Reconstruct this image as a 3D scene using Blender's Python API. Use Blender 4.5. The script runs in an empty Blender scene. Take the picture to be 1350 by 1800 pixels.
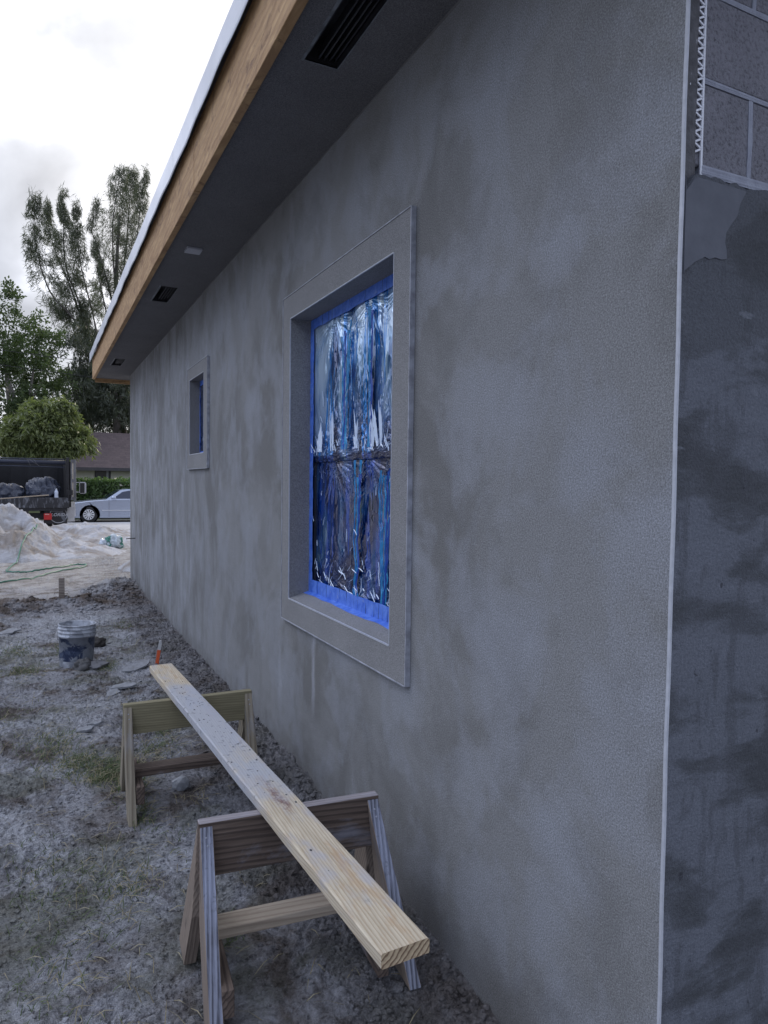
import bpy, bmesh, math, random
import numpy as np
from mathutils import Vector, Matrix
R = math.radians
random.seed(7); rng = np.random.default_rng(11)
scene = bpy.context.scene
COL = scene.collection

# ------------------------------------------------------------------ camera
F_PX, YAW, PITCH, ROLL, EYE = 1231.2122, .4589, .0391, .0125, 1.6228
cy, sy, cp, sp = math.cos(YAW), math.sin(YAW), math.cos(PITCH), math.sin(PITCH)
FW = Vector((sy*cp, cy*cp, -sp)); RT = Vector((cy, -sy, 0)); UP = RT.cross(FW)
RT2 = RT*math.cos(ROLL) + UP*math.sin(ROLL); UP2 = -RT*math.sin(ROLL) + UP*math.cos(ROLL)
cam = bpy.data.cameras.new("camera"); camo = bpy.data.objects.new("camera", cam); COL.objects.link(camo)
cam.sensor_fit = 'VERTICAL'; cam.sensor_height = 36; cam.lens = F_PX/1800*36
cam.clip_start = .05; cam.clip_end = 2000
mw = Matrix((RT2, UP2, -FW)).transposed().to_4x4(); mw.translation = Vector((0, 0, EYE)); camo.matrix_world = mw
scene.camera = camo

def at(px, py, Y):
    """the point of the far background seen at photo pixel px, py at real distance Y"""
    v = FW + RT2*((px-675)/F_PX) - UP2*((py-900)/F_PX)
    t = Y/v.y
    return Vector((v.x*t, Y, EYE+v.z*t))

# ------------------------------------------------------------------ world, sun, exposure
SUN_AZ, SUN_EL = 40, 24       # azimuth from +Y towards +X
sd = Vector((math.sin(R(SUN_AZ))*math.cos(R(SUN_EL)), math.cos(R(SUN_AZ))*math.cos(R(SUN_EL)), math.sin(R(SUN_EL))))
scene.view_settings.view_transform = 'Standard'; scene.view_settings.look = 'None'
scene.view_settings.exposure = .7; scene.view_settings.gamma = 1; scene.view_settings.use_curve_mapping = False

class NT:
    def __init__(s, tree): s.t = tree; s.n = tree.nodes; s.l = tree.links
    def new(s, typ, **kw):
        n = s.n.new(typ)
        for k, v in kw.items():
            if k == 'ins':
                for a, b in v.items():
                    if isinstance(b, bpy.types.NodeSocket): s.l.new(b, n.inputs[a])
                    else: n.inputs[a].default_value = b
            else: setattr(n, k, v)
        return n
    def math(s, op, a, b=0.0, clamp=False): return s.new('ShaderNodeMath', operation=op, use_clamp=clamp, ins={0: a, 1: b}).outputs[0]
    def ramp(s, f, stops, interp='LINEAR'):
        n = s.new('ShaderNodeValToRGB', ins={0: f}); cr = n.color_ramp; cr.interpolation = interp
        while len(cr.elements) < len(stops): cr.elements.new(.5)
        for e, (p, c) in zip(cr.elements, stops):
            e.position = p; e.color = (c, c, c, 1) if isinstance(c, (int, float)) else (*c, 1)
        return n.outputs[0]
    def noise(s, vec, scale, detail=4, rough=.55, dist=0.0, out=0):
        return s.new('ShaderNodeTexNoise', ins={'Vector': vec, 'Scale': scale, 'Detail': detail, 'Roughness': rough, 'Distortion': dist}).outputs[out]
    def mapping(s, vec, scale=(1, 1, 1), loc=(0, 0, 0), rot=(0, 0, 0)):
        return s.new('ShaderNodeMapping', ins={0: vec, 'Scale': scale, 'Location': loc, 'Rotation': rot}).outputs[0]
    def mix(s, f, a, b, blend='MIX'):
        n = s.new('ShaderNodeMix', data_type='RGBA', blend_type=blend)
        for i, v in ((0, f), (6, a), (7, b)):
            if isinstance(v, bpy.types.NodeSocket): s.l.new(v, n.inputs[i])
            elif i == 0: n.inputs[0].default_value = v
            else: n.inputs[i].default_value = (v, v, v, 1) if isinstance(v, (int, float)) else (*v, 1)
        return n.outputs[2]
    def mrange(s, v, a, b, c=0, d=1): return s.new('ShaderNodeMapRange', ins={0: v, 1: a, 2: b, 3: c, 4: d}).outputs[0]

world = bpy.data.worlds.new("World"); scene.world = world; world.use_nodes = True
w = NT(world.node_tree); w.n.clear()
sky = w.new('ShaderNodeTexSky', sky_type='NISHITA', sun_disc=False, sun_elevation=R(SUN_EL), sun_rotation=R(SUN_AZ), air_density=1.2, dust_density=1.5)
bg1 = w.new('ShaderNodeBackground', ins={0: sky.outputs[0], 1: .07})
tc = w.new('ShaderNodeTexCoord')
dirn = tc.outputs['Generated']
dot = w.new('ShaderNodeVectorMath', operation='DOT_PRODUCT', ins={0: dirn, 1: tuple(sd)}).outputs['Value']
glow = w.ramp(w.mrange(dot, -1, 1), [(0, (.24, .28, .42)), (.25, (.44, .50, .66)), (.5, (.58, .63, .78)), (.74, (.60, .63, .74)), (.88, (.63, .655, .73)), (1, (1.35, 1.30, 1.25))])
cl = w.noise(w.mapping(dirn, (1, 1, 1.7), (.3, .2, .1)), 2.1, 6, .5, .5)
clv = w.ramp(cl, [(.40, .58), (.49, .76), (.56, 1.1), (.66, 1.75)])
dsep = w.new('ShaderNodeSeparateXYZ', ins={0: dirn})
side_gain = w.math('ADD', 1.0, w.math('MULTIPLY', w.mrange(dsep.outputs[0], -.1, -.5), w.math('SUBTRACT', w.mrange(dsep.outputs[2], .05, .8, .45, 2.3), 1.0)))     # added sky gain on the yard side, dim low and bright overhead, shaping wall light
ccol = w.mix(1.0, w.mix(1.0, glow, clv, 'MULTIPLY'), w.new('ShaderNodeCombineColor', ins={0: side_gain, 1: side_gain, 2: side_gain}).outputs[0], 'MULTIPLY')
bg2 = w.new('ShaderNodeBackground', ins={0: ccol, 1: 1.0})
cov = w.ramp(w.noise(w.mapping(dirn, (1, 1, 1.8), (3, 1, 0)), 1.9, 5, .5, .4), [(.36, .82), (.5, 1.0)])
ms = w.new('ShaderNodeMixShader', ins={0: cov}); w.l.new(bg1.outputs[0], ms.inputs[1]); w.l.new(bg2.outputs[0], ms.inputs[2])
wo = w.new('ShaderNodeOutputWorld'); w.l.new(ms.outputs[0], wo.inputs[0])
sl = bpy.data.lights.new("sun", 'SUN'); sl.energy = .8; sl.angle = R(12); sl.color = (1, .87, .72)
so = bpy.data.objects.new("sun", sl); COL.objects.link(so); so.rotation_euler = sd.to_track_quat('Z', 'Y').to_euler(); so.location = (20, 30, 30)

# ------------------------------------------------------------------ materials
def mat(name, col=(.5, .5, .5), rough=.8, metal=0, spec=.5, fn=None, bump=None):
    m = bpy.data.materials.new(name); m.use_nodes = True
    n = NT(m.node_tree); b = n.n['Principled BSDF']
    b.inputs['Base Color'].default_value = (*col, 1); b.inputs['Roughness'].default_value = rough
    b.inputs['Metallic'].default_value = metal; b.inputs['Specular IOR Level'].default_value = spec
    n.b = b
    if fn: fn(n, b, n.new('ShaderNodeTexCoord').outputs['Object'])
    return m
def do_bump(n, b, h, strength, dist, prev=None):
    bp = n.new('ShaderNodeBump', ins={'Height': h, 'Strength': strength, 'Distance': dist})
    if prev: n.l.new(prev, bp.inputs['Normal'])
    n.l.new(bp.outputs[0], b.inputs['Normal']); return bp.outputs[0]
def setc(n, b, c): n.l.new(c, b.inputs['Base Color'])
def simple(name, a, bcol, scale=8, rough=.7, bump=.3, dist=.004, bs=60, stretch=(1, 1, 1), **kw):
    def f(n, b, o):
        v = n.mapping(o, stretch)
        setc(n, b, n.mix(n.ramp(n.noise(v, scale, 6, .6), [(.35, 0), (.65, 1)]), a, bcol))
        do_bump(n, b, n.noise(v, bs, 4), bump, dist)
    return mat(name, a, rough, fn=f, **kw)

def stucco_fn(base=(.235, .238, .240), trim=False, soffit=False):
    def f(n, b, o):
        sep = n.new('ShaderNodeSeparateXYZ', ins={0: o})
        big = n.noise(n.mapping(o, (1, .9, .8), (0, 3.3, 1.2)), 1.25, 6, .6, .4)
        mid = n.noise(n.mapping(o, (1, 1, .85), (4, 2, 1)), 2.7, 6, .62, .35)
        streak = n.noise(n.mapping(o, (1, 1.25, .5), (1, 7, 3)), 2.6, 7, .66, .7)
        fine = n.noise(o, 210, 3, .75)
        far = n.mrange(sep.outputs[1], 3.0, 7.5)
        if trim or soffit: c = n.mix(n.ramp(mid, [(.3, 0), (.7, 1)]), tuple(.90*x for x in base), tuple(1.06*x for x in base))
        else:
            damp = tuple(x*y for x, y in zip(base, (.72, .71, .69))); pale = tuple(x*y for x, y in zip(base, (1.18, 1.22, 1.32)))
            c = n.mix(n.ramp(big, [(.40, 0), (.46, .5), (.50, .85), (.64, 1)]), damp, base)
            c = n.mix(n.ramp(mid, [(.47, 0), (.54, .4), (.68, .8)]), c, pale)
            st = n.mix(n.ramp(streak, [(.40, 0), (.48, .45), (.54, .65), (.62, 1)]), tuple(x*.74 for x in base), tuple(x*y for x, y in zip(base, (1.45, 1.50, 1.60))))
            c = n.mix(n.math('MULTIPLY', far, .72), c, st)
            c = n.mix(n.ramp(n.noise(n.mapping(o, (1, 1, .9), (8, 8, 8)), 3.2, 7, .66, .3), [(.50, 0), (.60, .40), (.72, .6)]), c, damp)
            c = n.mix(n.math('MULTIPLY', n.mrange(n.math('ADD', sep.outputs[2], n.math('MULTIPLY', n.noise(o, 9, 6, .7), -.35)), .02, -.16), .55), c, (.11, .105, .10))   # mud splashed on the foot of the wall
            # lime streaks run down below the big window's near corner, and a thin one low down
            for (yy, zz0, zz1, wd, k) in ((2.33, .35, 1.35, .035, .5), (1.80, .12, .33, .006, .55), (2.9, .25, .8, .05, .25)):
                wob = n.math('ADD', sep.outputs[1], n.math('MULTIPLY', n.math('SUBTRACT', n.noise(o, 7, 3), .5), .05))
                dy = n.math('ABSOLUTE', n.math('SUBTRACT', wob, yy))
                m1 = n.mrange(dy, 0, wd, 1, 0)
                m2 = n.math('MULTIPLY', n.mrange(sep.outputs[2], zz0, zz0+.15), n.mrange(sep.outputs[2], zz1, zz1-.25))
                c = n.mix(n.math('MULTIPLY', n.math('MULTIPLY', m1, m2), n.math('MULTIPLY', n.noise(n.mapping(o, (1, 1, .2)), 30), k*1.6)), c, (.5, .52, .58))
        c = n.mix(.8, c, n.mix(1.0, c, n.ramp(fine, [(.3, .45), (.5, 1), (.7, 1.7)]), 'MULTIPLY'))
        setc(n, b, c)
        p = do_bump(n, b, n.noise(n.mapping(o, (1, 1, 1)), 3.2, 3), .25 if not soffit else .5, .03)
        p = do_bump(n, b, n.noise(o, 26, 4, .6), .28, .006, p)
        do_bump(n, b, n.noise(o, 260, 3, .7), .6 if not trim else .4, .003, p)
    return f
M = {}
M['stucco'] = mat('grey_stucco', rough=.92, spec=.25, fn=stucco_fn())
M['trim'] = mat('grey_trim_stucco', rough=.9, spec=.25, fn=stucco_fn((.235, .235, .237), trim=True))
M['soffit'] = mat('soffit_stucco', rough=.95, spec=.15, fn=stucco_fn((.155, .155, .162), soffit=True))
def scratch_fn(n, b, o):
    sep = n.new('ShaderNodeSeparateXYZ', ins={0: o}); Z = sep.outputs[2]
    def stroke(ang, sc, loc, d=.25): return n.noise(n.mapping(o, (1, 1, 2.6), loc, (0, R(ang), 0)), sc, 6, .55, d)
    a = stroke(-34, 2.3, (0, 0, 0)); c2 = stroke(-12, 2.6, (3, 0, 2)); v = n.noise(n.mapping(o, (3, 1, .8), (7, 0, 0)), 4, 6, .65, .3)
    hi = n.mrange(Z, 1.0, 1.5)
    st = n.mix(hi, c2, a)
    col = n.mix(n.ramp(st, [(.40, 0), (.46, .35), (.50, .85), (.62, 1)]), (.068, .073, .082), (.140, .152, .180))
    col = n.mix(n.ramp(v, [(.52, 0), (.58, .55)]), col, (.080, .085, .098))
    col = n.mix(n.math('MULTIPLY', n.mrange(n.math('ADD', Z, n.math('MULTIPLY', n.math('SUBTRACT', a, .5), 1.2)), 2.0, 2.06), .55), col, (.062, .066, .073))
    col = n.mix(n.ramp(stroke(-20, 7, (9, 0, 5)), [(.66, 0), (.70, .5)]), col, (.20, .215, .25))
    col = n.mix(n.ramp(n.noise(n.mapping(o, (1, 1, .7)), 26, 5, .7), [(.64, 0), (.69, .75)]), col, (.03, .03, .038))
    col = n.mix(.6, col, n.mix(1.0, col, n.ramp(n.noise(o, 150, 3, .7), [(.3, .6), (.5, 1), (.7, 1.4)]), 'MULTIPLY'))
    setc(n, b, col)
    p = do_bump(n, b, st, .6, .02)
    p = do_bump(n, b, n.noise(o, 30, 5, .7), .7, .008, p)
    do_bump(n, b, n.noise(o, 170, 3, .7), .7, .004, p)
M['scratch'] = mat('wet_scratch_coat', rough=.85, spec=.3, fn=scratch_fn)
M['smooth'] = simple('smooth_mortar', (.10, .108, .130), (.125, .135, .16), 12, .8, .3, .003)
def block_fn(n, b, o):
    c = n.mix(n.ramp(n.noise(o, 95, 4, .75), [(.34, 0), (.46, .75), (.62, 1)]), (.06, .06, .07), (.23, .23, .26))
    setc(n, b, n.mix(n.ramp(n.noise(o, 8, 4), [(.4, 0), (.7, .4)]), c, (.30, .30, .34)))
    p = do_bump(n, b, n.noise(o, 95, 4, .75), 1.0, .008); do_bump(n, b, n.noise(o, 20, 3), .3, .01, p)
M['block'] = mat('concrete_block', rough=.95, fn=block_fn)
M['mortar'] = simple('pale_mortar', (.26, .275, .33), (.34, .36, .42), 22, .9, .6, .004, 110)
M['pvc'] = simple('white_vinyl', (.52, .54, .59), (.42, .44, .48), 30, .45, .1, .001)
M['pvc_dirty'] = simple('dusty_vinyl', (.42, .44, .50), (.24, .25, .28), 22, .6, .2, .001)

def wood_fn(a, bcol, dark, grain=40, paint=None, gscale=(1, 1, 1), ring=.5, cement=None, relief=.5, wsc=.55, stain=False):
    """grain runs along local X"""
    def f(n, b, o):
        v = n.mapping(o, (.09*gscale[0], gscale[1], gscale[2]))
        wv = n.new('ShaderNodeTexWave', wave_type='BANDS', bands_direction='DIAGONAL', ins={'Vector': n.mapping(o, (.05, 1, 1)), 'Scale': grain*wsc, 'Distortion': 4.5, 'Detail': 4, 'Detail Scale': 1.0}).outputs[1]
        g = n.noise(v, grain, 6, .65, .6)
        c = n.mix(n.ramp(g, [(.3, 0), (.7, 1)]), a, bcol)
        c = n.mix(n.math('MULTIPLY', n.ramp(wv, [(.55, 0), (.95, 1)]), ring), c, dark)
        c = n.mix(n.ramp(n.noise(n.mapping(o, (.5, 1, 1), (5, 3, 2)), 9, 4, .6), [(.62, 0), (.75, .55)]), c, dark)
        kn = n.new('ShaderNodeTexVoronoi', ins={'Vector': n.mapping(o, (.35, 1, 1)), 'Scale': 7, 'Randomness': 1}).outputs[0]
        c = n.mix(n.ramp(kn, [(.04, .8), (.10, 0)]), c, tuple(.45*x for x in dark))
        if stain:
            x = n.new('ShaderNodeSeparateXYZ', ins={0: o})
            yy = n.math('ABSOLUTE', n.math('ADD', x.outputs[1], n.math('MULTIPLY', n.math('SUBTRACT', n.noise(n.mapping(o, (.6, 1, 1)), 6, 4), .5), .08)))
            k = n.math('MULTIPLY', n.mrange(yy, .022, .006), n.math('MULTIPLY', n.mrange(x.outputs[0], .72, .80), n.mrange(x.outputs[0], 1.10, .98)))
            c = n.mix(n.math('MULTIPLY', k, n.ramp(n.noise(o, 60, 4, .7), [(.40, .2), (.55, .95)])), c, (.17, .075, .05))
            c = n.mix(n.ramp(n.noise(n.mapping(o, (.5, 1.4, 1), (4, 4, 4)), 8, 6, .7), [(.50, 0), (.62, .6)]), c, (.40, .40, .44))
            c = n.mix(n.ramp(n.noise(n.mapping(o, (.25, 1, 1), (6, 4, 4)), 11, 5, .7), [(.58, 0), (.66, .45)]), c, (.42, .26, .13))
        if cement:   # cement smears along part of the board
            pc = n.noise(n.mapping(o, (.7, 2, 2), (2, 0, 0)), 2.6, 6, .7, .4)
            k = n.math('MULTIPLY', n.ramp(pc, [(cement[1], 0), (cement[1]+.12, 1)]), cement[2])
            if len(cement) > 3:
                x = n.new('ShaderNodeSeparateXYZ', ins={0: o}).outputs[0]
                k2 = n.math('MULTIPLY', n.mrange(x, cement[3]-.35, cement[3]+.25), n.mrange(x, cement[4]+.2, cement[4]-.25))
                k = n.math('MULTIPLY', n.mrange(n.math('ADD', k2, n.math('MULTIPLY', n.math('SUBTRACT', pc, .5), 3.4)), .2, .95), cement[2])
            c = n.mix(k, c, cement[0])
            c = n.mix(n.math('MULTIPLY', k, n.ramp(n.noise(o, 42, 3, .6), [(.60, 0), (.66, .85)])), c, (.12, .12, .13))
        setc(n, b, c)
        p = do_bump(n, b, wv, relief, .0022)
        do_bump(n, b, g, .4, .0015, p)
    return f
M['wood_new'] = mat('yellow_pine', rough=.75, fn=wood_fn((.46, .39, .28), (.62, .545, .41), (.30, .20, .12), 60, wsc=1.0, relief=.2, ring=.45, stain=True, cement=((.37, .395, .45), .42, .80, .85, 2.40)))
M['wood_end'] = mat('pine_end_grain', rough=.85, fn=wood_fn((.36, .27, .17), (.50, .40, .26), (.14, .085, .05), 60, ring=.9))
M['wood_old'] = mat('weathered_brown_wood', rough=.82, fn=wood_fn((.075, .052, .040), (.16, .12, .095), (.035, .024, .02), 38, wsc=.8, ring=.7, relief=.3, cement=((.22, .23, .28), .58, .6)))
M['wood_side'] = mat('weathered_tan_wood', rough=.82, fn=wood_fn((.20, .16, .13), (.30, .24, .19), (.09, .065, .05), 50, wsc=.9, ring=.5, relief=.3, cement=((.22, .22, .25), .60, .5)))
M['wood_edge'] = mat('grey_ribbed_wood', rough=.8, fn=wood_fn((.17, .18, .225), (.27, .285, .35), (.055, .058, .075), 75, ring=.9, relief=1.0, cement=((.34, .37, .48), .52, .6)))
M['wood_top'] = mat('worn_pale_top_edge', rough=.8, fn=wood_fn((.24, .22, .23), (.34, .31, .32), (.14, .12, .12), 50, wsc=.8, ring=.4, relief=.2, cement=((.34, .35, .42), .5, .6)))
M['wood_green'] = mat('treated_green_wood', rough=.78, fn=wood_fn((.19, .17, .10), (.27, .24, .145), (.12, .10, .06), 44, wsc=1.1, ring=.4, relief=.2))
M['wood_rail'] = mat('pale_rail_wood', rough=.8, fn=wood_fn((.34, .28, .21), (.44, .37, .29), (.20, .15, .11), 40, ring=.5, cement=((.16, .14, .13), .62, .6)))
M['wood_tan'] = mat('tan_leg_wood', rough=.8, fn=wood_fn((.22, .19, .14), (.31, .27, .20), (.12, .095, .065), 40, ring=.6, cement=((.3, .32, .38), .6, .5)))
def fascia_fn(n, b, o):
    v = n.mapping(o, (1, .3, 1.6), rot=(R(12), 0, 0))
    wv = n.new('ShaderNodeTexWave', bands_direction='Z', ins={'Vector': n.mapping(o, (1, .35, 1), rot=(R(14), 0, 0)), 'Scale': 7, 'Distortion': 7, 'Detail': 3, 'Detail Scale': .8}).outputs[1]
    c = n.mix(n.ramp(n.noise(v, 9, 7, .7, 1.2), [(.36, 0), (.64, 1)]), (.33, .19, .085), (.52, .335, .165))
    c = n.mix(n.math('MULTIPLY', n.ramp(wv, [(.5, 0), (.9, 1)]), .35), c, (.27, .16, .085))
    c = n.mix(n.ramp(n.noise(n.mapping(o, (1, 1, 1.2), (3, 3, 3)), 4.2, 6, .75, 1.5), [(.56, 0), (.66, .8)]), c, (.15, .08, .045))
    kn = n.new('ShaderNodeTexVoronoi', ins={'Vector': n.mapping(o, (1, 1, 1.6)), 'Scale': 3.1}).outputs[0]
    c = n.mix(n.ramp(kn, [(.03, .9), (.06, 0)]), c, (.08, .045, .03))
    setc(n, b, c); p = do_bump(n, b, wv, .3, .003); do_bump(n, b, n.noise(o, 90, 4), .4, .002, p)
M['fascia'] = mat('raw_fascia_wood', rough=.8, fn=fascia_fn)
M['drip'] = simple('galvanised_drip_edge', (.40, .42, .47), (.50, .52, .57), 3, .38, .15, .004, 5, metal=.55)
M['black'] = mat('black_void', (.012, .012, .014), .6)
M['felt'] = simple('roof_felt', (.03, .03, .032), (.05, .05, .052), 20, .95)
M['blackmetal'] = simple('black_vent_metal', (.018, .018, .021), (.03, .03, .035), 20, .4)

def tape_fn(n, b, o):
    c = n.mix(n.ramp(n.noise(o, 18, 5, .7, .6), [(.35, 0), (.65, 1)]), (.035, .13, .60), (.13, .27, .78))
    c = n.mix(n.ramp(n.noise(n.mapping(o, (1, 1, 1), (5, 5, 5)), 26, 5, .7), [(.60, 0), (.72, .7)]), c, (.30, .38, .62))
    setc(n, b, c); p = do_bump(n, b, n.noise(o, 35, 4), .5, .004); do_bump(n, b, n.noise(o, 160, 3), .3, .001, p)
M['tape'] = mat('blue_masking_tape', rough=.55, fn=tape_fn)
def film_fn(n, b, o):
    sep = n.new('ShaderNodeSeparateXYZ', ins={0: o})
    up = n.mrange(sep.outputs[2], 1.77, 1.785)
    band = n.noise(n.mapping(o, (1, 3.0, .30)), 2.2, 5, .58, .6)
    wisp = n.noise(n.mapping(o, (1, 16, 1.1), (3, 3, 3)), 2.2, 7, .72, 1.2)
    cloudy = n.noise(n.mapping(o, (1, 1.8, 1.0), (7, 1, 1)), 2.2, 5, .55, 1.0)
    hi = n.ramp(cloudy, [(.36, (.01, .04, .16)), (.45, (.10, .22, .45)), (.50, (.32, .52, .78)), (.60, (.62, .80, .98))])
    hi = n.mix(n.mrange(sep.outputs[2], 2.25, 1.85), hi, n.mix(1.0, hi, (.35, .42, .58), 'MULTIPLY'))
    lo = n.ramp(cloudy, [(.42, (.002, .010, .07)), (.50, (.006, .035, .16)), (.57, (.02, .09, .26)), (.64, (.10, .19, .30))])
    c = n.mix(up, lo, hi)  # cloud reflection painted into the upper film, lower film painted darker
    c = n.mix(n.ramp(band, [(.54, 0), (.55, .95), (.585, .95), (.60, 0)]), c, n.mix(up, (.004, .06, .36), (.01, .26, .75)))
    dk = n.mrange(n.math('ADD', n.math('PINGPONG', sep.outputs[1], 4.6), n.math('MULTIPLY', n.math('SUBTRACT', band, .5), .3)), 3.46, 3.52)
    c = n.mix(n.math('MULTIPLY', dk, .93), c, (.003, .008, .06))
    c = n.mix(n.ramp(wisp, [(.62, 0), (.635, .9), (.67, 0)]), c, n.mix(up, (.25, .42, .75), (.80, .90, 1.0)))  # thin pale highlights painted as streaks in the film colour
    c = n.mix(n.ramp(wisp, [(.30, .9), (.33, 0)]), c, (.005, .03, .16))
    setc(n, b, c)
    do_bump(n, b, n.noise(n.mapping(o, (1, 2.0, .8)), 5, 2, .45, .8), .35, .02)
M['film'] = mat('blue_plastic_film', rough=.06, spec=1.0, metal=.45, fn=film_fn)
M['film'].node_tree.nodes['Principled BSDF'].inputs['IOR'].default_value = 1.8
M['film2'] = simple('cyan_film_fold', (.01, .16, .50), (.03, .42, .80), 14, .18, .6, .01, 60, stretch=(1, 3, .6), spec=1.0)
M['film3'] = mat('pale_film_glint', (.62, .74, .92), .15, spec=1.0)  # pale colour for the painted crease glints, shared with the headlight
M['navy'] = mat('navy_film_fold', (.006, .02, .14), .15, spec=1.0)
M['blue_fold'] = mat('royal_blue_film_fold', (.006, .07, .42), .15, spec=1.0)
M['sash'] = simple('bronze_window_sash', (.02, .025, .04), (.03, .035, .055), 30, .35)

def ground_fn(n, b, o):
    sep = n.new('ShaderNodeSeparateXYZ', ins={0: o}); X, Y = sep.outputs[0], sep.outputs[1]
    big = n.noise(o, .9, 6, .6, .6); mid = n.noise(o, 3.6, 6, .62, .5); fine = n.noise(o, 42, 5, .7)
    c = n.mix(n.ramp(mid, [(.40, 0), (.48, .5), (.56, 1)]), (.135, .118, .108), (.34, .345, .37))
    c = n.mix(n.ramp(big, [(.48, 0), (.56, .8)]), c, (.44, .45, .48))
    c = n.mix(n.math('MULTIPLY', n.ramp(n.noise(n.mapping(o, loc=(5, 5, 0)), 2.1, 5, .6, .4), [(.50, 0), (.60, .6)]), n.mrange(Y, 9.5, 7)), c, (.16, .165, .13))
    # damp dug soil along the foot of the wall
    edge = n.math('ADD', X, n.math('MULTIPLY', n.math('SUBTRACT', n.noise(o, 2.3, 5), .5), .9))
    k = n.math('MULTIPLY', n.mrange(edge, .72, 1.02), n.mrange(Y, 11.5, 9.5))
    c = n.mix(n.math('MULTIPLY', k, .6), c, (.135, .125, .125))
    k = n.math('MULTIPLY', n.mrange(Y, 9.0, 9.7), n.mrange(Y, 11.0, 10.3))
    c = n.mix(n.math('MULTIPLY', k, n.ramp(mid, [(.35, .9), (.6, .3)])), c, (.14, .11, .09))
    c = n.mix(n.mrange(n.math('ADD', Y, n.math('MULTIPLY', n.math('SUBTRACT', n.noise(o, 1.7, 6, .7), .5), 5)), 10.3, 12.0), c, n.mix(n.ramp(mid, [(.35, 0), (.6, 1)]), (.27, .25, .23), (.44, .43, .425)))
    c = n.mix(n.mrange(Y, 33, 34), c, (.10, .12, .05))
    c = n.mix(n.mrange(Y, 16, 5), c, n.mix(1.0, c, n.ramp(fine, [(.3, .5), (.45, .92), (.55, 1.05), (.7, 1.35)]), 'MULTIPLY'))
    c = n.mix(n.ramp(n.noise(n.mapping(o, (1, 1.6, 1), (2, 2, 0), (0, 0, R(30))), 19, 5, .75, .6), [(.56, 0), (.64, .6)]), c, n.mix(1.0, c, (.42, .38, .36), 'MULTIPLY'))
    setc(n, b, c)
    p = do_bump(n, b, n.noise(o, 14, 6, .7), .9, .035)
    p = do_bump(n, b, n.noise(n.mapping(o, (1, 1.3, 1), rot=(0, 0, R(35))), 55, 5, .7, .4), 1.0, .02, p)
    do_bump(n, b, n.noise(o, 260, 3, .7), .5, .003, p)
M['ground'] = mat('sandy_soil', rough=.95, spec=.2, fn=ground_fn)
def sand_fn(n, b, o):
    c = n.mix(n.ramp(n.noise(o, 1.6, 6, .6, .5), [(.40, 0), (.55, 1)]), (.32, .29, .265), (.51, .515, .54))
    setc(n, b, c); p = do_bump(n, b, n.noise(o, 7, 6, .7), .9, .10); do_bump(n, b, n.noise(o, 60, 4, .7), .6, .015, p)
M['sand'] = mat('builders_sand', rough=.95, spec=.1, fn=sand_fn)
M['concrete'] = simple('street_concrete', (.42, .42, .43), (.50, .50, .51), 1.3, .9, .3, .004, 60)
M['clod'] = simple('soil_clod', (.11, .10, .10), (.20, .19, .19), 9, .95, .8, .01, 50)
M['rock'] = simple('pale_concrete_rubble', (.42, .44, .47), (.28, .29, .31), 15, .9, .7, .01, 40)
M['mud'] = simple('fresh_mortar_lump', (.075, .072, .07), (.13, .13, .135), 14, .8, .7, .01, 40)
M['slab'] = simple('dried_mortar', (.20, .205, .215), (.27, .28, .30), 25, .9, .8, .008, 60)
M['darkrock'] = simple('dark_rock', (.035, .032, .03), (.06, .055, .05), 14, .9, .7, .01, 40)

def leaf_mat(name, a, bcol, trans=.35, rough=.55):
    def f(n, b, o):
        rnd = n.new('ShaderNodeNewGeometry').outputs['Random Per Island']
        c = n.mix(rnd, a, bcol)
        c = n.mix(n.ramp(n.noise(o, .8, 3), [(.35, .0), (.65, .5)]), c, bcol)
        setc(n, b, c)
        tr = n.new('ShaderNodeBsdfTranslucent', ins={0: n.mix(1.0, c, (1.5, 1.7, .8), 'MULTIPLY')})
        mx = n.new('ShaderNodeMixShader', ins={0: trans}); n.l.new(b.outputs[0], mx.inputs[1]); n.l.new(tr.outputs[0], mx.inputs[2])
        n.l.new(mx.outputs[0], n.n['Material Output'].inputs[0])
    return mat(name, a, rough, spec=.4, fn=f)
M['leaf_cas'] = leaf_mat('casuarina_needles', (.055, .065, .050), (.115, .125, .090), .3)
M['leaf_mango'] = leaf_mat('mango_leaves', (.070, .095, .045), (.205, .23, .105), .35, .4)
M['leaf_green'] = leaf_mat('ficus_leaves', (.045, .070, .034), (.10, .135, .06), .3)
M['leaf_dark'] = leaf_mat('dark_conifer_leaves', (.035, .045, .037), (.075, .085, .062), .25)
M['leaf_hedge'] = leaf_mat('hedge_leaves', (.06, .11, .045), (.14, .21, .09), .3, .35)
M['grass'] = leaf_mat('grass_blades', (.055, .085, .035), (.13, .16, .08), .3)
M['straw'] = leaf_mat('dry_straw', (.22, .18, .11), (.34, .30, .20), .2)
M['bark'] = simple('grey_bark', (.10, .085, .075), (.19, .17, .155), 4, .9, .8, .03, 9, stretch=(1, 1, .3))
M['bark_pale'] = simple('pale_bark', (.22, .20, .185), (.30, .28, .26), 4, .9, .6, .02, 9, stretch=(1, 1, .3))

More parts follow.
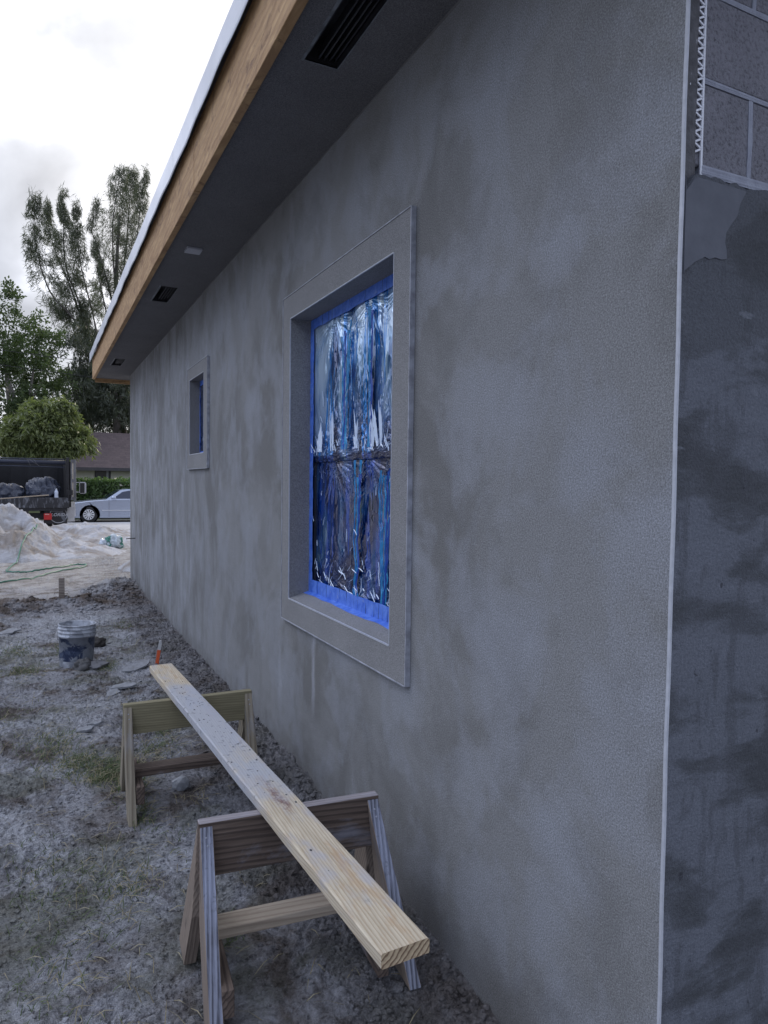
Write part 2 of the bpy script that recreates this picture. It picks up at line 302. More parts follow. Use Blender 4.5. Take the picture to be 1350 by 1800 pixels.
# ------------------------------------------------------------------ object helpers
def tag(o, label=None, cat=None, group=None, kind=None):
    if label: o['label'] = label
    if cat: o['category'] = cat
    if group: o['group'] = group
    if kind: o['kind'] = kind
    return o
def empty(name, loc, label, cat, group=None, rz=0):
    o = bpy.data.objects.new(name, None); COL.objects.link(o); o.location = loc; o.rotation_euler = (0, 0, rz)
    o.empty_display_size = .1
    return tag(o, label, cat, group)
def obj(name, bm_or_me, m, parent=None, smooth=False, world=True):
    """link one mesh; when parented its coordinates are given in world space unless world=False"""
    if isinstance(bm_or_me, bmesh.types.BMesh):
        me = bpy.data.meshes.new(name); bmesh.ops.recalc_face_normals(bm_or_me, faces=bm_or_me.faces[:]); bm_or_me.to_mesh(me); bm_or_me.free()
    else: me = bm_or_me
    for mm in (m if isinstance(m, (list, tuple)) else [m]): me.materials.append(mm)
    o = bpy.data.objects.new(name, me); COL.objects.link(o)
    if smooth: me.polygons.foreach_set('use_smooth', [True]*len(me.polygons))
    if parent:
        o.parent = parent
        if world:
            bpy.context.view_layer.update()
            me.transform(parent.matrix_world.inverted())
    return o
def np_mesh(name, V, Fq, smooth=False):
    V = np.asarray(V, np.float32); Fq = np.asarray(Fq, np.int32); k = Fq.shape[1]
    me = bpy.data.meshes.new(name); me.vertices.add(len(V)); me.vertices.foreach_set('co', V.ravel())
    me.loops.add(Fq.size); me.loops.foreach_set('vertex_index', Fq.ravel())
    me.polygons.add(len(Fq)); me.polygons.foreach_set('loop_start', np.arange(len(Fq), dtype=np.int32)*k)
    me.polygons.foreach_set('use_smooth', np.full(len(Fq), smooth)); me.update(calc_edges=True); return me
def BM(): return bmesh.new()
def box(bm, a, b, mi=0, mtx=None):
    (x0, y0, z0), (x1, y1, z1) = a, b
    vs = [bm.verts.new((x, y, z)) for z in (z0, z1) for y in (y0, y1) for x in (x0, x1)]
    if mtx: 
        for v in vs: v.co = mtx @ v.co
    for f in ((0, 2, 3, 1), (4, 5, 7, 6), (0, 1, 5, 4), (2, 6, 7, 3), (0, 4, 6, 2), (1, 3, 7, 5)):
        bm.faces.new([vs[i] for i in f]).material_index = mi
    return vs
def bevel(bm, w=.003, seg=1):
    bmesh.ops.bevel(bm, geom=bm.edges[:], offset=w, segments=seg, affect='EDGES', clamp_overlap=True)
def prism(bm, pts, ax, a, b, mi=0):
    """extrude 2D outline pts along axis ax between a and b"""
    def P(p, t):
        if ax == 0: return (t, p[0], p[1])
        if ax == 1: return (p[0], t, p[1])
        return (p[0], p[1], t)
    A = [bm.verts.new(P(p, a)) for p in pts]; B = [bm.verts.new(P(p, b)) for p in pts]
    bm.faces.new(A).material_index = mi; bm.faces.new(B[::-1]).material_index = mi
    for i in range(len(pts)):
        j = (i+1) % len(pts); bm.faces.new((A[i], B[i], B[j], A[j])).material_index = mi
def tube(bm, path, rad, n=8, cap=True):
    path = [Vector(p) for p in path]; rings = []
    for i, p in enumerate(path):
        d = (path[min(i+1, len(path)-1)]-path[max(i-1, 0)]).normalized()
        a = d.orthogonal().normalized() if abs(d.z) > .95 else d.cross(Vector((0, 0, 1))).normalized(); c = d.cross(a)
        r = rad(i/(len(path)-1)) if callable(rad) else rad
        rings.append([bm.verts.new(p+(a*math.cos(t)+c*math.sin(t))*r) for t in [2*math.pi*k/n for k in range(n)]])
    for A, B in zip(rings, rings[1:]):
        for k in range(n): bm.faces.new((A[k], A[(k+1) % n], B[(k+1) % n], B[k])).smooth = True
    if cap: bm.faces.new(rings[0][::-1]); bm.faces.new(rings[-1])
def lathe(bm, prof, c, n=32, ax=2, mi=0):
    rings = []
    for r, h in prof:
        ring = []
        for k in range(n):
            t = 2*math.pi*k/n; u, v = r*math.cos(t), r*math.sin(t)
            p = {2: (u, v, h), 1: (u, h, v), 0: (h, u, v)}[ax]
            ring.append(bm.verts.new((c[0]+p[0], c[1]+p[1], c[2]+p[2])))
        rings.append(ring)
    for A, B in zip(rings, rings[1:]):
        for k in range(n):
            f = bm.faces.new((A[k], A[(k+1) % n], B[(k+1) % n], B[k])); f.smooth = True; f.material_index = mi

# vectorised gradient noise
PERM = rng.permutation(512).astype(np.int64)
def vnoise(x, y, z=0.0):
    x, y = np.broadcast_arrays(np.asarray(x, float), np.asarray(y, float)); z = np.broadcast_to(np.asarray(z, float), x.shape)
    xi, yi, zi = np.floor(x).astype(np.int64), np.floor(y).astype(np.int64), np.floor(z).astype(np.int64)
    xf, yf, zf = x-xi, y-yi, z-zi
    u, v, w_ = [t*t*t*(t*(t*6-15)+10) for t in (xf, yf, zf)]
    def g(i, j, k, a, b, c):
        h = PERM[(PERM[(PERM[i & 511]+j) & 511]+k) & 511]
        ang = h*(2*np.pi/512)*7.0; ph = h*0.618
        sz = np.sin(ph*3.1)
        return (np.cos(ang)*a+np.sin(ang)*b)*np.sqrt(1-sz*sz*.5)+sz*c*.7
    r = 0
    for dx in (0, 1):
        for dy in (0, 1):
            for dz in (0, 1):
                wt = (u if dx else 1-u)*(v if dy else 1-v)*(w_ if dz else 1-w_)
                r = r+wt*g(xi+dx, yi+dy, zi+dz, xf-dx, yf-dy, zf-dz)
    return r
def fbm(x, y, z=0.0, oct=4, gain=.5):
    r = 0; a = 1
    for i in range(oct): r = r+a*vnoise(x*2**i+i*17.3, y*2**i-i*9.1, np.asarray(z)*2**i); a *= gain
    return r

# ------------------------------------------------------------------ ground
def sstep(t, a, b): t = np.clip((t-a)/(b-a), 0, 1); return t*t*(3-2*t)
def gz(x, y, fine=True):
    x = np.asarray(x, float); y = np.asarray(y, float)
    h = np.interp(y, [0, 1.5, 2.5, 3.5, 5, 12, 20, 24, 31, 45, 2000], [-.13, -.11, -.06, -.01, .01, .02, 0, -.02, -.10, -.05, -.05])
    near = sstep(-y, -24, -20)
    wall = sstep(x, .75, 1.25)*near*sstep(y, 1.5, 3)
    h = h + near*(.035*fbm(x*.9, y*.9, 0, 3)+.018*fbm(x*4, y*4, 3, 3))
    h = h + wall*(.035+.02*fbm(x*5, y*5, 7, 3))*sstep(-y, -12.4, -11)
    # dug trench and its spoil across the yard
    tr = np.exp(-((y-(10.15+.15*x+.1*fbm(x*2, y*0, 1, 2)))/.16)**2)*sstep(-x, -.45, -.1)
    h = h - .16*tr
    sp_ = np.exp(-((y-(9.75+.12*x))/.30)**2)*(.5+.5*sstep(-x, -.8, -.4))*sstep(-x, -1.2, -1.0)
    h = h + sp_*(.10+.12*np.abs(fbm(x*3, y*3, 5, 4)))
    h = h + .10*np.exp(-(((x-1.0)/.35)**2+((y-11.0)/.7)**2))*(1+fbm(x*5, y*5, 2, 3))
    if fine:
        n1 = fbm(x*15, y*15, 1.5, 4, .65); n2 = np.abs(fbm(x*34, y*34, 2.5, 3, .6)); patch = sstep(fbm(x*1.3, y*1.3, 8, 2), -.25, .3)
        h = h + near*((.010+.018*patch)*n1 - (.009+.019*patch)*n2 + wall*(.012*n1-.022*n2+.012))
    return h
def axis(lo, hi, s0, centre, grow):
    out = [centre]; 
    v = centre
    while v < hi: v += s0+grow*max(0, v-centre); out.append(v)
    v = centre; left = []
    while v > lo: v -= s0+grow*max(0, centre-v); left.append(v)
    return np.array(left[::-1]+out)
xs = np.concatenate([-(1.1+np.cumsum(.02*1.13**np.arange(72)))[::-1], np.arange(-1.1, 1.42, .009), 1.42+np.cumsum(.02*1.13**np.arange(72))])
ys = [ -0.5 ]
while ys[-1] < 900:
    y = ys[-1]; ys.append(y + (.05 if y < 1.3 else max(.009, .0034*y if y < 16 else .0034*16+(y-16)*.08)))
ys = np.array([-400, -150, -60, -25, -10, -5, -3, -2, -1.2, -.8]+ys)
GX, GY = np.meshgrid(xs, ys)
GZ = gz(GX, GY)
nx, ny = len(xs), len(ys)
idx = np.arange(nx*ny).reshape(ny, nx)
Fq = np.stack([idx[:-1, :-1], idx[:-1, 1:], idx[1:, 1:], idx[1:, :-1]], -1).reshape(-1, 4)
g = obj('ground', np_mesh('ground', np.stack([GX, GY, GZ], -1).reshape(-1, 3), Fq, True), M['ground']); tag(g, kind='structure')
def gh(x, y): return float(gz(np.array([x]), np.array([y]))[0])

bm = BM(); sx = np.linspace(-60, 60, 60); 
pts = [[bm.verts.new((x, y, float(gz(np.array([x]), np.array([y]), False)[0])+.03)) for x in sx] for y in np.linspace(24.6, 31.0, 8)]
for A, B in zip(pts, pts[1:]):
    for i in range(len(A)-1): bm.faces.new((A[i], A[i+1], B[i+1], B[i]))
tag(obj('street', bm, M['concrete']), kind='structure')
bm = BM()
pts = [[bm.verts.new((x, y, float(gz(np.array([x]), np.array([y]), False)[0])+z)) for x in sx] for y, z in ((24.30, -.05), (24.30, .05), (24.58, .05), (24.58, -.05))]
for A, B in zip(pts, pts[1:]):
    for i in range(len(A)-1): bm.faces.new((A[i], A[i+1], B[i+1], B[i]))
tag(obj('street_edge', bm, simple('dark_street_edge', (.07, .07, .075), (.12, .12, .12), 6, .9)), kind='structure')

# ------------------------------------------------------------------ the house under construction
WX, Y0, Y1, ZB, ZT = 1.31, 1.148, 11.744, -.35, 3.287
house = empty('stucco_house', (WX, Y0, 0), 'grey stucco house under construction with raw wood fascia and masked windows', 'house')
OPEN = [(2.548, 3.84, .962, 2.556), (6.165, 6.795, 1.882, 2.58)]      # y0,y1,z0,z1 inner edges
OUT = [(2.404, 3.968, .830, 2.690), (6.019, 6.909, 1.747, 2.693)]
bm = BM()
ysb = sorted({Y0+.004, Y1, *[v for o in OPEN for v in o[:2]]} | set(np.arange(1.4, 11.6, .2)))
zsb = sorted({ZB, ZT, *[v for o in OPEN for v in o[2:]]} | set(np.arange(-.2, 3.2, .2)))
vt = {}
def gv(y, z):
    if (y, z) not in vt: vt[(y, z)] = bm.verts.new((WX, y, z))
    return vt[(y, z)]
for a, b_ in zip(ysb, ysb[1:]):
    for c, d in zip(zsb, zsb[1:]):
        my, mz = (a+b_)/2, (c+d)/2
        if any(o[0] < my < o[1] and o[2] < mz < o[3] for o in OPEN): continue
        bm.faces.new((gv(a, c), gv(a, d), gv(b_, d), gv(b_, c)))
obj('wall', bm, M['stucco'], house)
# far end and back walls (real volume)
bm = BM(); box(bm, (WX+.004, Y1-.02, ZB), (9.2, Y1, ZT)); box(bm, (9.2, Y0+.03, ZB), (9.22, Y1, ZT)); obj('end_wall', bm, M['stucco'], house)
# window surrounds, reveals, beads, tape and plastic film
def ring_faces(bm, X, o, i):
    O = [bm.verts.new((X, y, z)) for y, z in ((o[0], o[2]), (o[1], o[2]), (o[1], o[3]), (o[0], o[3]))]
    I = [bm.verts.new((X, y, z)) for y, z in ((i[0], i[2]), (i[1], i[2]), (i[1], i[3]), (i[0], i[3]))]
    for k in range(4): bm.faces.new((O[k], O[(k+1) % 4], I[(k+1) % 4], I[k]))
    return O, I
def skirt(bm, ring, X2, shrink=None):
    S = []
    for k, v in enumerate(ring):
        y, z = v.co.y, v.co.z
        if shrink: y += shrink if k in (0, 3) else -shrink; z += shrink if k in (0, 1) else -shrink
        S.append(bm.verts.new((X2, y, z)))
    for k in range(4): bm.faces.new((ring[k], S[k], S[(k+1) % 4], ring[(k+1) % 4]))
    return S
TH = .020; DEP = .105
def film_sheet(y0, y1, z0, z1, X, seed, n=(150, 260), amp=.012, pleat=True):
    yy = np.linspace(y0, y1, n[0]); zz = np.linspace(z0, z1, n[1]); A, B = np.meshgrid(yy, zz)
    u = (A-y0)/(y1-y0); v = (B-z0)/(z1-z0)
    d = .7*fbm(A*6, B*1.2, seed, 3, .45)+.12*np.abs(fbm(A*30+3*fbm(A*2, B*2, seed+4, 2), B*3.2, seed+2, 3, .6))
    if pleat:     # gathered creases fanning from the taped edges
        for (cu, cv, rr) in [(.12, .0, .25), (.35, .0, .3), (.6, .02, .32), (.85, .0, .3), (.05, .98, .2), (.4, 1, .22), (.75, 1, .25)]:
            du = (u-cu)*(y1-y0); dv = (v-cv)*(z1-z0); r = np.hypot(du, dv)+1e-4; th = np.arctan2(dv, du)
            d = d+1.1*np.exp(-(r/rr)**2)*fbm(th*5, r*3, seed+9, 3)*np.clip(r/.03, 0, 1)
    edge = np.minimum.reduce([u, 1-u, v, 1-v]); d = d*np.clip(edge/.03, 0, 1)
    V = np.stack([X-amp*.4-amp*d, A, B], -1).reshape(-1, 3); I = np.arange(V.shape[0]).reshape(n[1], n[0])
    Fq = np.stack([I[:-1, :-1], I[:-1, 1:], I[1:, 1:], I[1:, :-1]], -1).reshape(-1, 4)
    return np_mesh('film', V, Fq, True)
def tape_ring(bm, X, o, wl, wr, wt, wb, t=.003, wob=.005):
    y0, y1, z0, z1 = o
    def strip(a, b_, horizontal, inner_dir, wd):
        N = 26; P = []
        for k in range(N+1):
            s = a+(b_-a)*k/N; wv = wd+wob*float(vnoise(np.array([s*9.0]), np.array([wd*50+X]))[0])*2
            P.append((s, wv))
        for (s0, w0), (s1, w1) in zip(P, P[1:]):
            if horizontal: q = [(s0, inner_dir[0]), (s1, inner_dir[0]), (s1, inner_dir[0]+inner_dir[1]*w1), (s0, inner_dir[0]+inner_dir[1]*w0)]
            else: q = [(inner_dir[0], s0), (inner_dir[0], s1), (inner_dir[0]+inner_dir[1]*w1, s1), (inner_dir[0]+inner_dir[1]*w0, s0)]
            vs = [bm.verts.new((X+.0015*random.uniform(-1, 1), a_, b__)) for a_, b__ in q]; bm.faces.new(vs)
    strip(z0, z1, False, (y0, 1), wr); strip(z0, z1, False, (y1, -1), wl)
    strip(y0+wr*.8, y1-wl*.8, True, (z1, -1), wt); strip(y0+wr*.8, y1-wl*.8, True, (z0, 1), wb)
for wi, (o, i) in enumerate(zip(OUT, OPEN)):
    big = wi == 0
    win = BM(); X = WX-TH
    O, I = ring_faces(win, X, o, i); skirt(win, O, WX+.001)
    # reveals run back to the frame; the sill slopes
    DEP = .105 if big else .078
    S = skirt(win, I, WX+DEP)
    sl_ = .035 if big else .012
    for k in (0, 1): S[k].co.z += sl_
    wo_ = obj('window', win, M['trim'], house)
    wo_['label'] = 'large double-hung window masked in blue tape and shiny plastic' if big else 'small square window masked in blue plastic'
    bd = BM(); e = .0035 if big else .004
    for (yy, s) in ((o[0], -1), (o[1], 1)):
        box(bd, (X-.003, yy-e if s < 0 else yy-.001, o[2]-.002), (WX-.001 if (s < 0) else X+.004, yy+.002 if s < 0 else yy+e, o[3]+.002))
    for zz, s in ((o[2], -1), (o[3], 1)):
        box(bd, (X-.0035, o[0]+.003, zz-e if s < 0 else zz-.001), (X+.006, o[1]-.002, zz+.001 if s < 0 else zz+e))
    obj('corner_bead', bd, M['pvc_dirty'], wo_)
    bd = BM(); e = .0028
    box(bd, (X-.0025, i[0]+.004, i[2]-.004), (X+.004, i[1]-.004, i[2]+.0025))
    box(bd, (X-.0025, i[0]+.004, i[3]-.002), (X+.004, i[1]-.004, i[3]+.002))
    box(bd, (X-.002, i[1]-.0015, i[2]), (X+.004, i[1]+.0015, i[3])); box(bd, (X-.002, i[0]-.0015, i[2]), (X+.004, i[0]+.0015, i[3]))
    obj('edge_bead', bd, M['pvc'], wo_)
    XF = WX+DEP-.002; y0, y1, z0, z1 = i[0], i[1], i[2]+sl_, i[3]
    # metal frame and sashes behind the plastic
    fr = BM(); fw = .05
    for a, b_ in (((y0, z0), (y0+fw, z1)), ((y1-fw, z0), (y1, z1)), ((y0+fw, z0), (y1-fw, z0+fw)), ((y0+fw, z1-fw), (y1-fw, z1))):
        box(fr, (XF+.012, a[0], a[1]), (XF+.06, b_[0], b_[1]))
    obj('frame', fr, M['sash'], wo_)
    gl = BM(); box(gl, (XF+.05, y0+fw, z0+fw), (XF+.054, y1-fw, z1-fw)); obj('pane', gl, M['black'], wo_)
    tp = BM()
    if big:
        tape_ring(tp, XF, (y0, y1, z0, z1), .055, .04, .055, .075)
        N = 30     # tape folded onto the sill
        for k in range(N):
            a = y0+(y1-y0)*k/N; b_ = y0+(y1-y0)*(k+1)/N
            f0, f1 = [.030+.018*float(vnoise(np.array([t*6.]), np.array([2.5]))[0]) for t in (a, b_)]
            z_ = lambda xx: i[2]+.003+sl_*(xx-WX)/DEP
            vs = [tp.verts.new(p) for p in ((XF+.001, a, z_(XF)), (XF+.001, b_, z_(XF)), (XF-f1, b_, z_(XF-f1)), (XF-f0, a, z_(XF-f0)))]; tp.faces.new(vs)
    else: tape_ring(tp, XF, (y0, y1, z0, z1), .022, .03, .045, .02)
    obj('masking_tape', tp, M['tape'], wo_)
    if big:
        zr0, zr1 = 1.742, 1.825
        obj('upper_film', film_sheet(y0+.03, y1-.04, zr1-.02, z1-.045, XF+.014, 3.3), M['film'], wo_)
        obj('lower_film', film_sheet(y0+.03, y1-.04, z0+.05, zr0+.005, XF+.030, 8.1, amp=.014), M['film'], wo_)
        # meeting rail wrapped in film
        n1, n2 = 160, 24; yy = np.linspace(y0+.03, y1-.045, n1); s = np.linspace(0, 1, n2); A, B = np.meshgrid(yy, s)
        xx = XF+.012-.006*np.sin(np.pi*np.clip(B, 0, 1))**.3-.010*fbm(A*22+B*4, B*5, 3, 4, .6)
        V = np.stack([xx+.010*(1-np.sin(np.pi*np.clip(B, 0, 1))**.3), A, zr0+(zr1-zr0)*B], -1).reshape(-1, 3); Ix = np.arange(n1*n2).reshape(n2, n1)
        obj('meeting_rail', np_mesh('rail', V, np.stack([Ix[:-1, :-1], Ix[:-1, 1:], Ix[1:, 1:], Ix[1:, :-1]], -1).reshape(-1, 4), True), M['film'], wo_)
        # loose vertical folds: gathered ribbons of the same film
        def fold(yc, za, zb, wd, m, lean=0, nm='film_fold', off=.006, zig=3):
            N = 46; ba = BM(); rows = []
            for k in range(N+1):
                t = k/N; z = za+(zb-za)*t; c_ = yc+lean*t+.030*float(fbm(np.array([t*3.5+yc*9]), np.array([za]), 0, 4, .6)[0])
                flare = 1+1.5*max(0, .14-t)/.14+1.8*max(0, t-.9)/.1
                ww = wd*flare*(.35+1.6*abs(float(fbm(np.array([t*5+yc*5]), np.array([1.5]), 0, 3)[0])))
                row = []
                for j in range(zig*2+1):
                    q = j/(zig*2)-.5
                    row.append(ba.verts.new(((XF-off-(.006 if j % 2 else 0)-.003*float(vnoise(np.array([t*20+j]), np.array([yc*7]))[0])), c_+q*ww, z)))
                rows.append(row)
            for A_, B_ in zip(rows, rows[1:]):
                for j in range(len(A_)-1): ba.faces.new((A_[j], A_[j+1], B_[j+1], B_[j])).smooth = True
            obj(nm, ba, m, wo_)
        mm = [M['film2'], M['film2'], M['blue_fold'], M['film2'], M['film2'], M['blue_fold']]
        for (yc, za, zb, spread, cnt, off) in ((3.00, 1.80, 2.46, .022, 5, .005), (3.31, 1.80, 2.49, .018, 4, .005), (3.20, 1.05, 1.76, .020, 4, -.013), (2.87, 1.04, 1.76, .03, 6, -.013)):
            for q in range(cnt):
                fold(yc+random.gauss(0, spread*.6), za, zb-random.random()*.18*(zb-za), random.uniform(.004, .018), mm[q % 6], random.gauss(0, .03), off=off+.001*q)
        # highlights drawn as pale crease slivers, fanning from the taped edges and the rail
        cr_ = BM()
        def sliver(y, z, ang, L, w_, off, bend=.2):
            N = 5; prev = None; ca, sa = math.cos(ang), math.sin(ang)
            for k in range(N+1):
                t = k/N; hw_ = w_*math.sin(math.pi*min(1, t*.9+.1))**.8*.5+.0001
                a1 = ang+bend*t; yy = y+math.cos(a1)*L*t; zz = z+math.sin(a1)*L*t
                yy = min(max(yy, y0+.035), y1-.05); zz = min(max(zz, z0+.03), z1-.05)
                cur = (cr_.verts.new((off-.0005, yy-math.sin(a1)*hw_, zz+math.cos(a1)*hw_)), cr_.verts.new((off-.003, yy+math.sin(a1)*hw_, zz-math.cos(a1)*hw_)))
                if prev: cr_.faces.new((prev[0], cur[0], cur[1], prev[1]))
                prev = cur
        XU, XL_ = XF-.010, XF+.006
        for q in range(70): sliver(random.uniform(y0+.05, y1-.06), 1.775+random.random()*.05, random.uniform(.35, 2.8), random.uniform(.02, .08), random.uniform(.001, .0045), XU, random.gauss(0, .25))
        for cy_ in (3.66, 3.47, 3.16, 2.98, 2.88): 
            for q in range(4): sliver(cy_+random.gauss(0, .015), 1.80, math.pi/2+random.gauss(0, .13), random.uniform(.06, .22), random.uniform(.006, .028), XU, random.gauss(0, .1))
        for q in range(80): sliver(random.uniform(y0+.05, y1-.06), 1.745-random.random()*.06, -random.uniform(.35, 2.8), random.uniform(.02, .08), random.uniform(.0006, .0025), XL_, random.gauss(0, .2))
        for q in range(65): sliver(random.uniform(y0+.05, y1-.06), z0+.07+random.random()**2*.14, random.uniform(.2, 2.9), random.uniform(.02, .08), random.uniform(.001, .0045), XL_, random.gauss(0, .2))
        for q in range(40): sliver(random.uniform(y0+.05, y1-.06), 2.38+random.random()*.10, -random.uniform(.9, 2.2), random.uniform(.03, .10), random.uniform(.001, .004), XU, random.gauss(0, .3))
        for q in range(22): sliver(random.uniform(y0+.05, y1-.06), random.uniform(1.15, 1.65), math.pi/2+random.gauss(0, .35), random.uniform(.01, .07), random.uniform(.001, .003), XL_, random.gauss(0, .5))
        for q in range(16): sliver(random.uniform(y0+.05, y1-.06), random.uniform(1.9, 2.35), math.pi/2+random.gauss(0, .25), random.uniform(.02, .12), random.uniform(.001, .0035), XU, random.gauss(0, .3))
        co_ = obj('crease_glint', cr_, M['film3'], wo_); co_['kind'] = 'stuff'
    else:
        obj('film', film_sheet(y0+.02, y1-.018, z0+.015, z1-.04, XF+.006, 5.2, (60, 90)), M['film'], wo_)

# soffit with vent openings
sof = BM()
VENTS = [(.947, 1.085, 2.07, 2.671), (.947, 1.085, 6.25, 6.79), (.947, 1.077, 10.22, 10.80), (.953, 1.06, 5.11, 5.225)]
ex = sorted({.838, WX+.02, .947, 1.085, 1.077, .953, 1.06}); ey = sorted({.65, 12.30, *[v for q in VENTS for v in q[2:]]})
vt = {}
def sv(x, y, z=ZT):
    if (x, y, z) not in vt: vt[(x, y, z)] = sof.verts.new((x, y, z))
    return vt[(x, y, z)]
for a, b_ in zip(ex, ex[1:]):
    for c, d in zip(ey, ey[1:]):
        mx_, my = (a+b_)/2, (c+d)/2
        if any(q[0] < mx_ < q[1] and q[2] < my < q[3] for q in VENTS): continue
        sof.faces.new((sv(a, c), sv(b_, c), sv(b_, d), sv(a, d)))
sof.faces.new([sof.verts.new(p) for p in ((WX+.02, .65, ZT), (9.7, .65, ZT), (9.7, Y0+.02, ZT), (WX+.02, Y0+.02, ZT))])
sof.faces.new([sof.verts.new(p) for p in ((WX+.02, Y1, ZT), (9.7, Y1, ZT), (9.7, 12.3, ZT), (WX+.02, 12.3, ZT))])
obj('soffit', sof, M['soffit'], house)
for k, q in enumerate(VENTS):
    v_ = BM(); x0, x1, a, b_ = q; hh = .09 if k < 3 else -.016
    # a five sided well with a thin flange
    for f in (((x0, a), (x1, a)), ((x1, a), (x1, b_)), ((x1, b_), (x0, b_)), ((x0, b_), (x0, a))):
        v_.faces.new([v_.verts.new(p) for p in ((*f[0], ZT-.002), (*f[1], ZT-.002), (*f[1], ZT+hh), (*f[0], ZT+hh))])
    v_.faces.new([v_.verts.new(p) for p in ((x0, a, ZT+hh), (x1, a, ZT+hh), (x1, b_, ZT+hh), (x0, b_, ZT+hh))])
    if k < 3:
        vo = obj('soffit_vent', v_, M['blackmetal'], house)
        sl2 = BM()
        for t in (.10, .42, .58, .76, .92):
            xx = x0+(x1-x0)*t; box(sl2, (xx-.003, a+.012, ZT+.012+.02*abs(t-.5)), (xx+.003, b_-.004, ZT+.05))
        obj('louvre', sl2, M['blackmetal'], vo)
        fl = BM(); wd = .012
        for (p, r_) in (((x0-wd, a-wd), (x0, b_+wd)), ((x1, a-wd), (x1+wd*.5, b_+wd)), ((x0, b_), (x1, b_+wd*.5))):
            box(fl, (*p, ZT-.0015), (*r_, ZT+.004))
        obj('vent_flange', fl, simple('worn_vent_flange', (.10, .11, .12), (.22, .24, .26), 14, .6), vo)
    else:
        vo = obj('junction_box', v_, simple('grey_box_plastic', (.38, .39, .44), (.46, .47, .52), 12, .6), house)
# stucco bead where soffit meets wall
bd = BM(); prev = None
for a in np.arange(.9, 11.72, .05):
    q = max(0.0, .0035+.004*float(fbm(np.array([a*1.9]), np.array([3.3]), 0, 3)[0]))
    cur = (bd.verts.new((WX-.0015-q*1.3, a, ZT-.0015)), bd.verts.new((WX-.0008, a, ZT-.0018-q)))
    if prev: bd.faces.new((prev[0], cur[0], cur[1], prev[1]))
    prev = cur
obj('soffit_bead', bd, simple('grey_bead', (.17, .17, .175), (.10, .10, .10), 9, .8), house)
# fascia boards, each its own part, with open joints
fb = [(.60, 4.092), (4.102, 8.9), (8.903, 12.338)]
for a, b_ in fb:
    bm = BM(); box(bm, (.80, a, 3.268), (.838, b_, 3.60)); bevel(bm, .002); obj('fascia_board', bm, M['fascia'], house)
bm = BM(); box(bm, (.839, 12.300, 3.225), (9.7, 12.338, 3.60)); obj('end_fascia', bm, M['fascia'], house)
bm = BM(); box(bm, (.839, .60, 3.27), (9.7, .638, 3.60)); obj('near_fascia', bm, M['fascia'], house)
for a, b_ in ((.55, 4.57), (4.572, 8.2), (8.202, 12.40)):
    bm = BM(); N = 40
    prof = [(.764, 3.545), (.758, 3.553), (.764, 3.560), (.762, 3.685), (.775, 3.692), (.9, 3.722)]
    rows = []
    for k in range(N+1):
        y = a+(b_-a)*k/N; wv = .003*math.sin(y*3.3)+.002*math.sin(y*11)
        rows.append([bm.verts.new((x+wv*(1 if z < 3.68 else .3), y, z)) for x, z in prof])
    for A, B in zip(rows, rows[1:]):
        for j in range(len(A)-1): bm.faces.new((A[j], A[j+1], B[j+1], B[j])).smooth = True
    obj('drip_edge', bm, M['drip'], house)
# ragged roof felt and the roof slopes behind it
bm = BM(); prev = None
y = .56
while y < 12.38:
    x = .778-.006*random.random(); zz = 3.696+.006*random.random()
    cur = (bm.verts.new((x, y, zz)), bm.verts.new((.95, y, 3.745)))
    if prev: bm.faces.new((prev[0], cur[0], cur[1], prev[1]))
    prev = cur; y += random.uniform(.02, .09)
obj('roof_underlay', bm, M['felt'], house)
bm = BM()
hip = [(.80, .60), (.80, 12.34), (9.75, 12.34), (9.75, .60)]
zr = 3.70; rz_ = 5.2
V_ = [bm.verts.new((x, y, zr)) for x, y in hip]; r0 = bm.verts.new((5.27, 5.07, rz_)); r1 = bm.verts.new((5.27, 7.87, rz_))
bm.faces.new((V_[0], V_[1], r1, r0)); bm.faces.new((V_[1], V_[2], r1)); bm.faces.new((V_[2], V_[3], r0, r1)); bm.faces.new((V_[3], V_[0], r0)); 
obj('roof', bm, M['felt'], house)
# near end: scratch coat below a ragged edge, bare block above
bm = BM(); prev = None
N = 260
def coat_top(x): 
    t = x-WX
    return 2.345-.03*math.exp(-(t/.03)**2)*1.5+.010*float(fbm(np.array([x*26]), np.array([.5]), 0, 4)[0])-.004*math.sin(t*12)+.012*t
for k in range(N+1):
    x = WX+.004+(3.2-WX)*k/N*(1 if k < N else 1); zt = coat_top(x)
    cur = (bm.verts.new((x, Y0, ZB)), bm.verts.new((x, Y0, zt)), bm.verts.new((x, Y0+.018, zt+.004)))
    if prev:
        bm.faces.new((prev[0], cur[0], cur[1], prev[1])); bm.faces.new((prev[1], cur[1], cur[2], prev[2]))
    prev = cur
box(bm, (3.2, Y0+.001, ZB), (9.2, Y0+.03, ZT))
obj('scratch_coat', bm, M['scratch'], house)
# smooth trowelled patch just under the ragged edge
def blob_patch(name, pts, y, m, th=.004):
    b2 = BM(); prism(b2, pts, 1, y-th, y+.001); obj(name, b2, m, house)
pp = [(WX+.008, 2.330)]
for t in np.linspace(0, 1, 30): pp.append((WX+.01+.20*t, min(2.333, coat_top(WX+.01+.2*t)-.006)-.0*t))
pp += [(1.515, 2.322), (1.500, 2.30), (1.492, 2.27), (1.470, 2.245), (1.455, 2.225), (1.452, 2.20), (1.458, 2.185), (1.46, 2.165), (1.44, 2.16), (1.42, 2.162), (1.40, 2.155), (1.385, 2.158), (1.37, 2.15), (1.35, 2.14), (1.335, 2.128), (1.32, 2.118), (WX+.008, 2.11)]
blob_patch('smooth_patch', pp, Y0, M['smooth'], .0022)
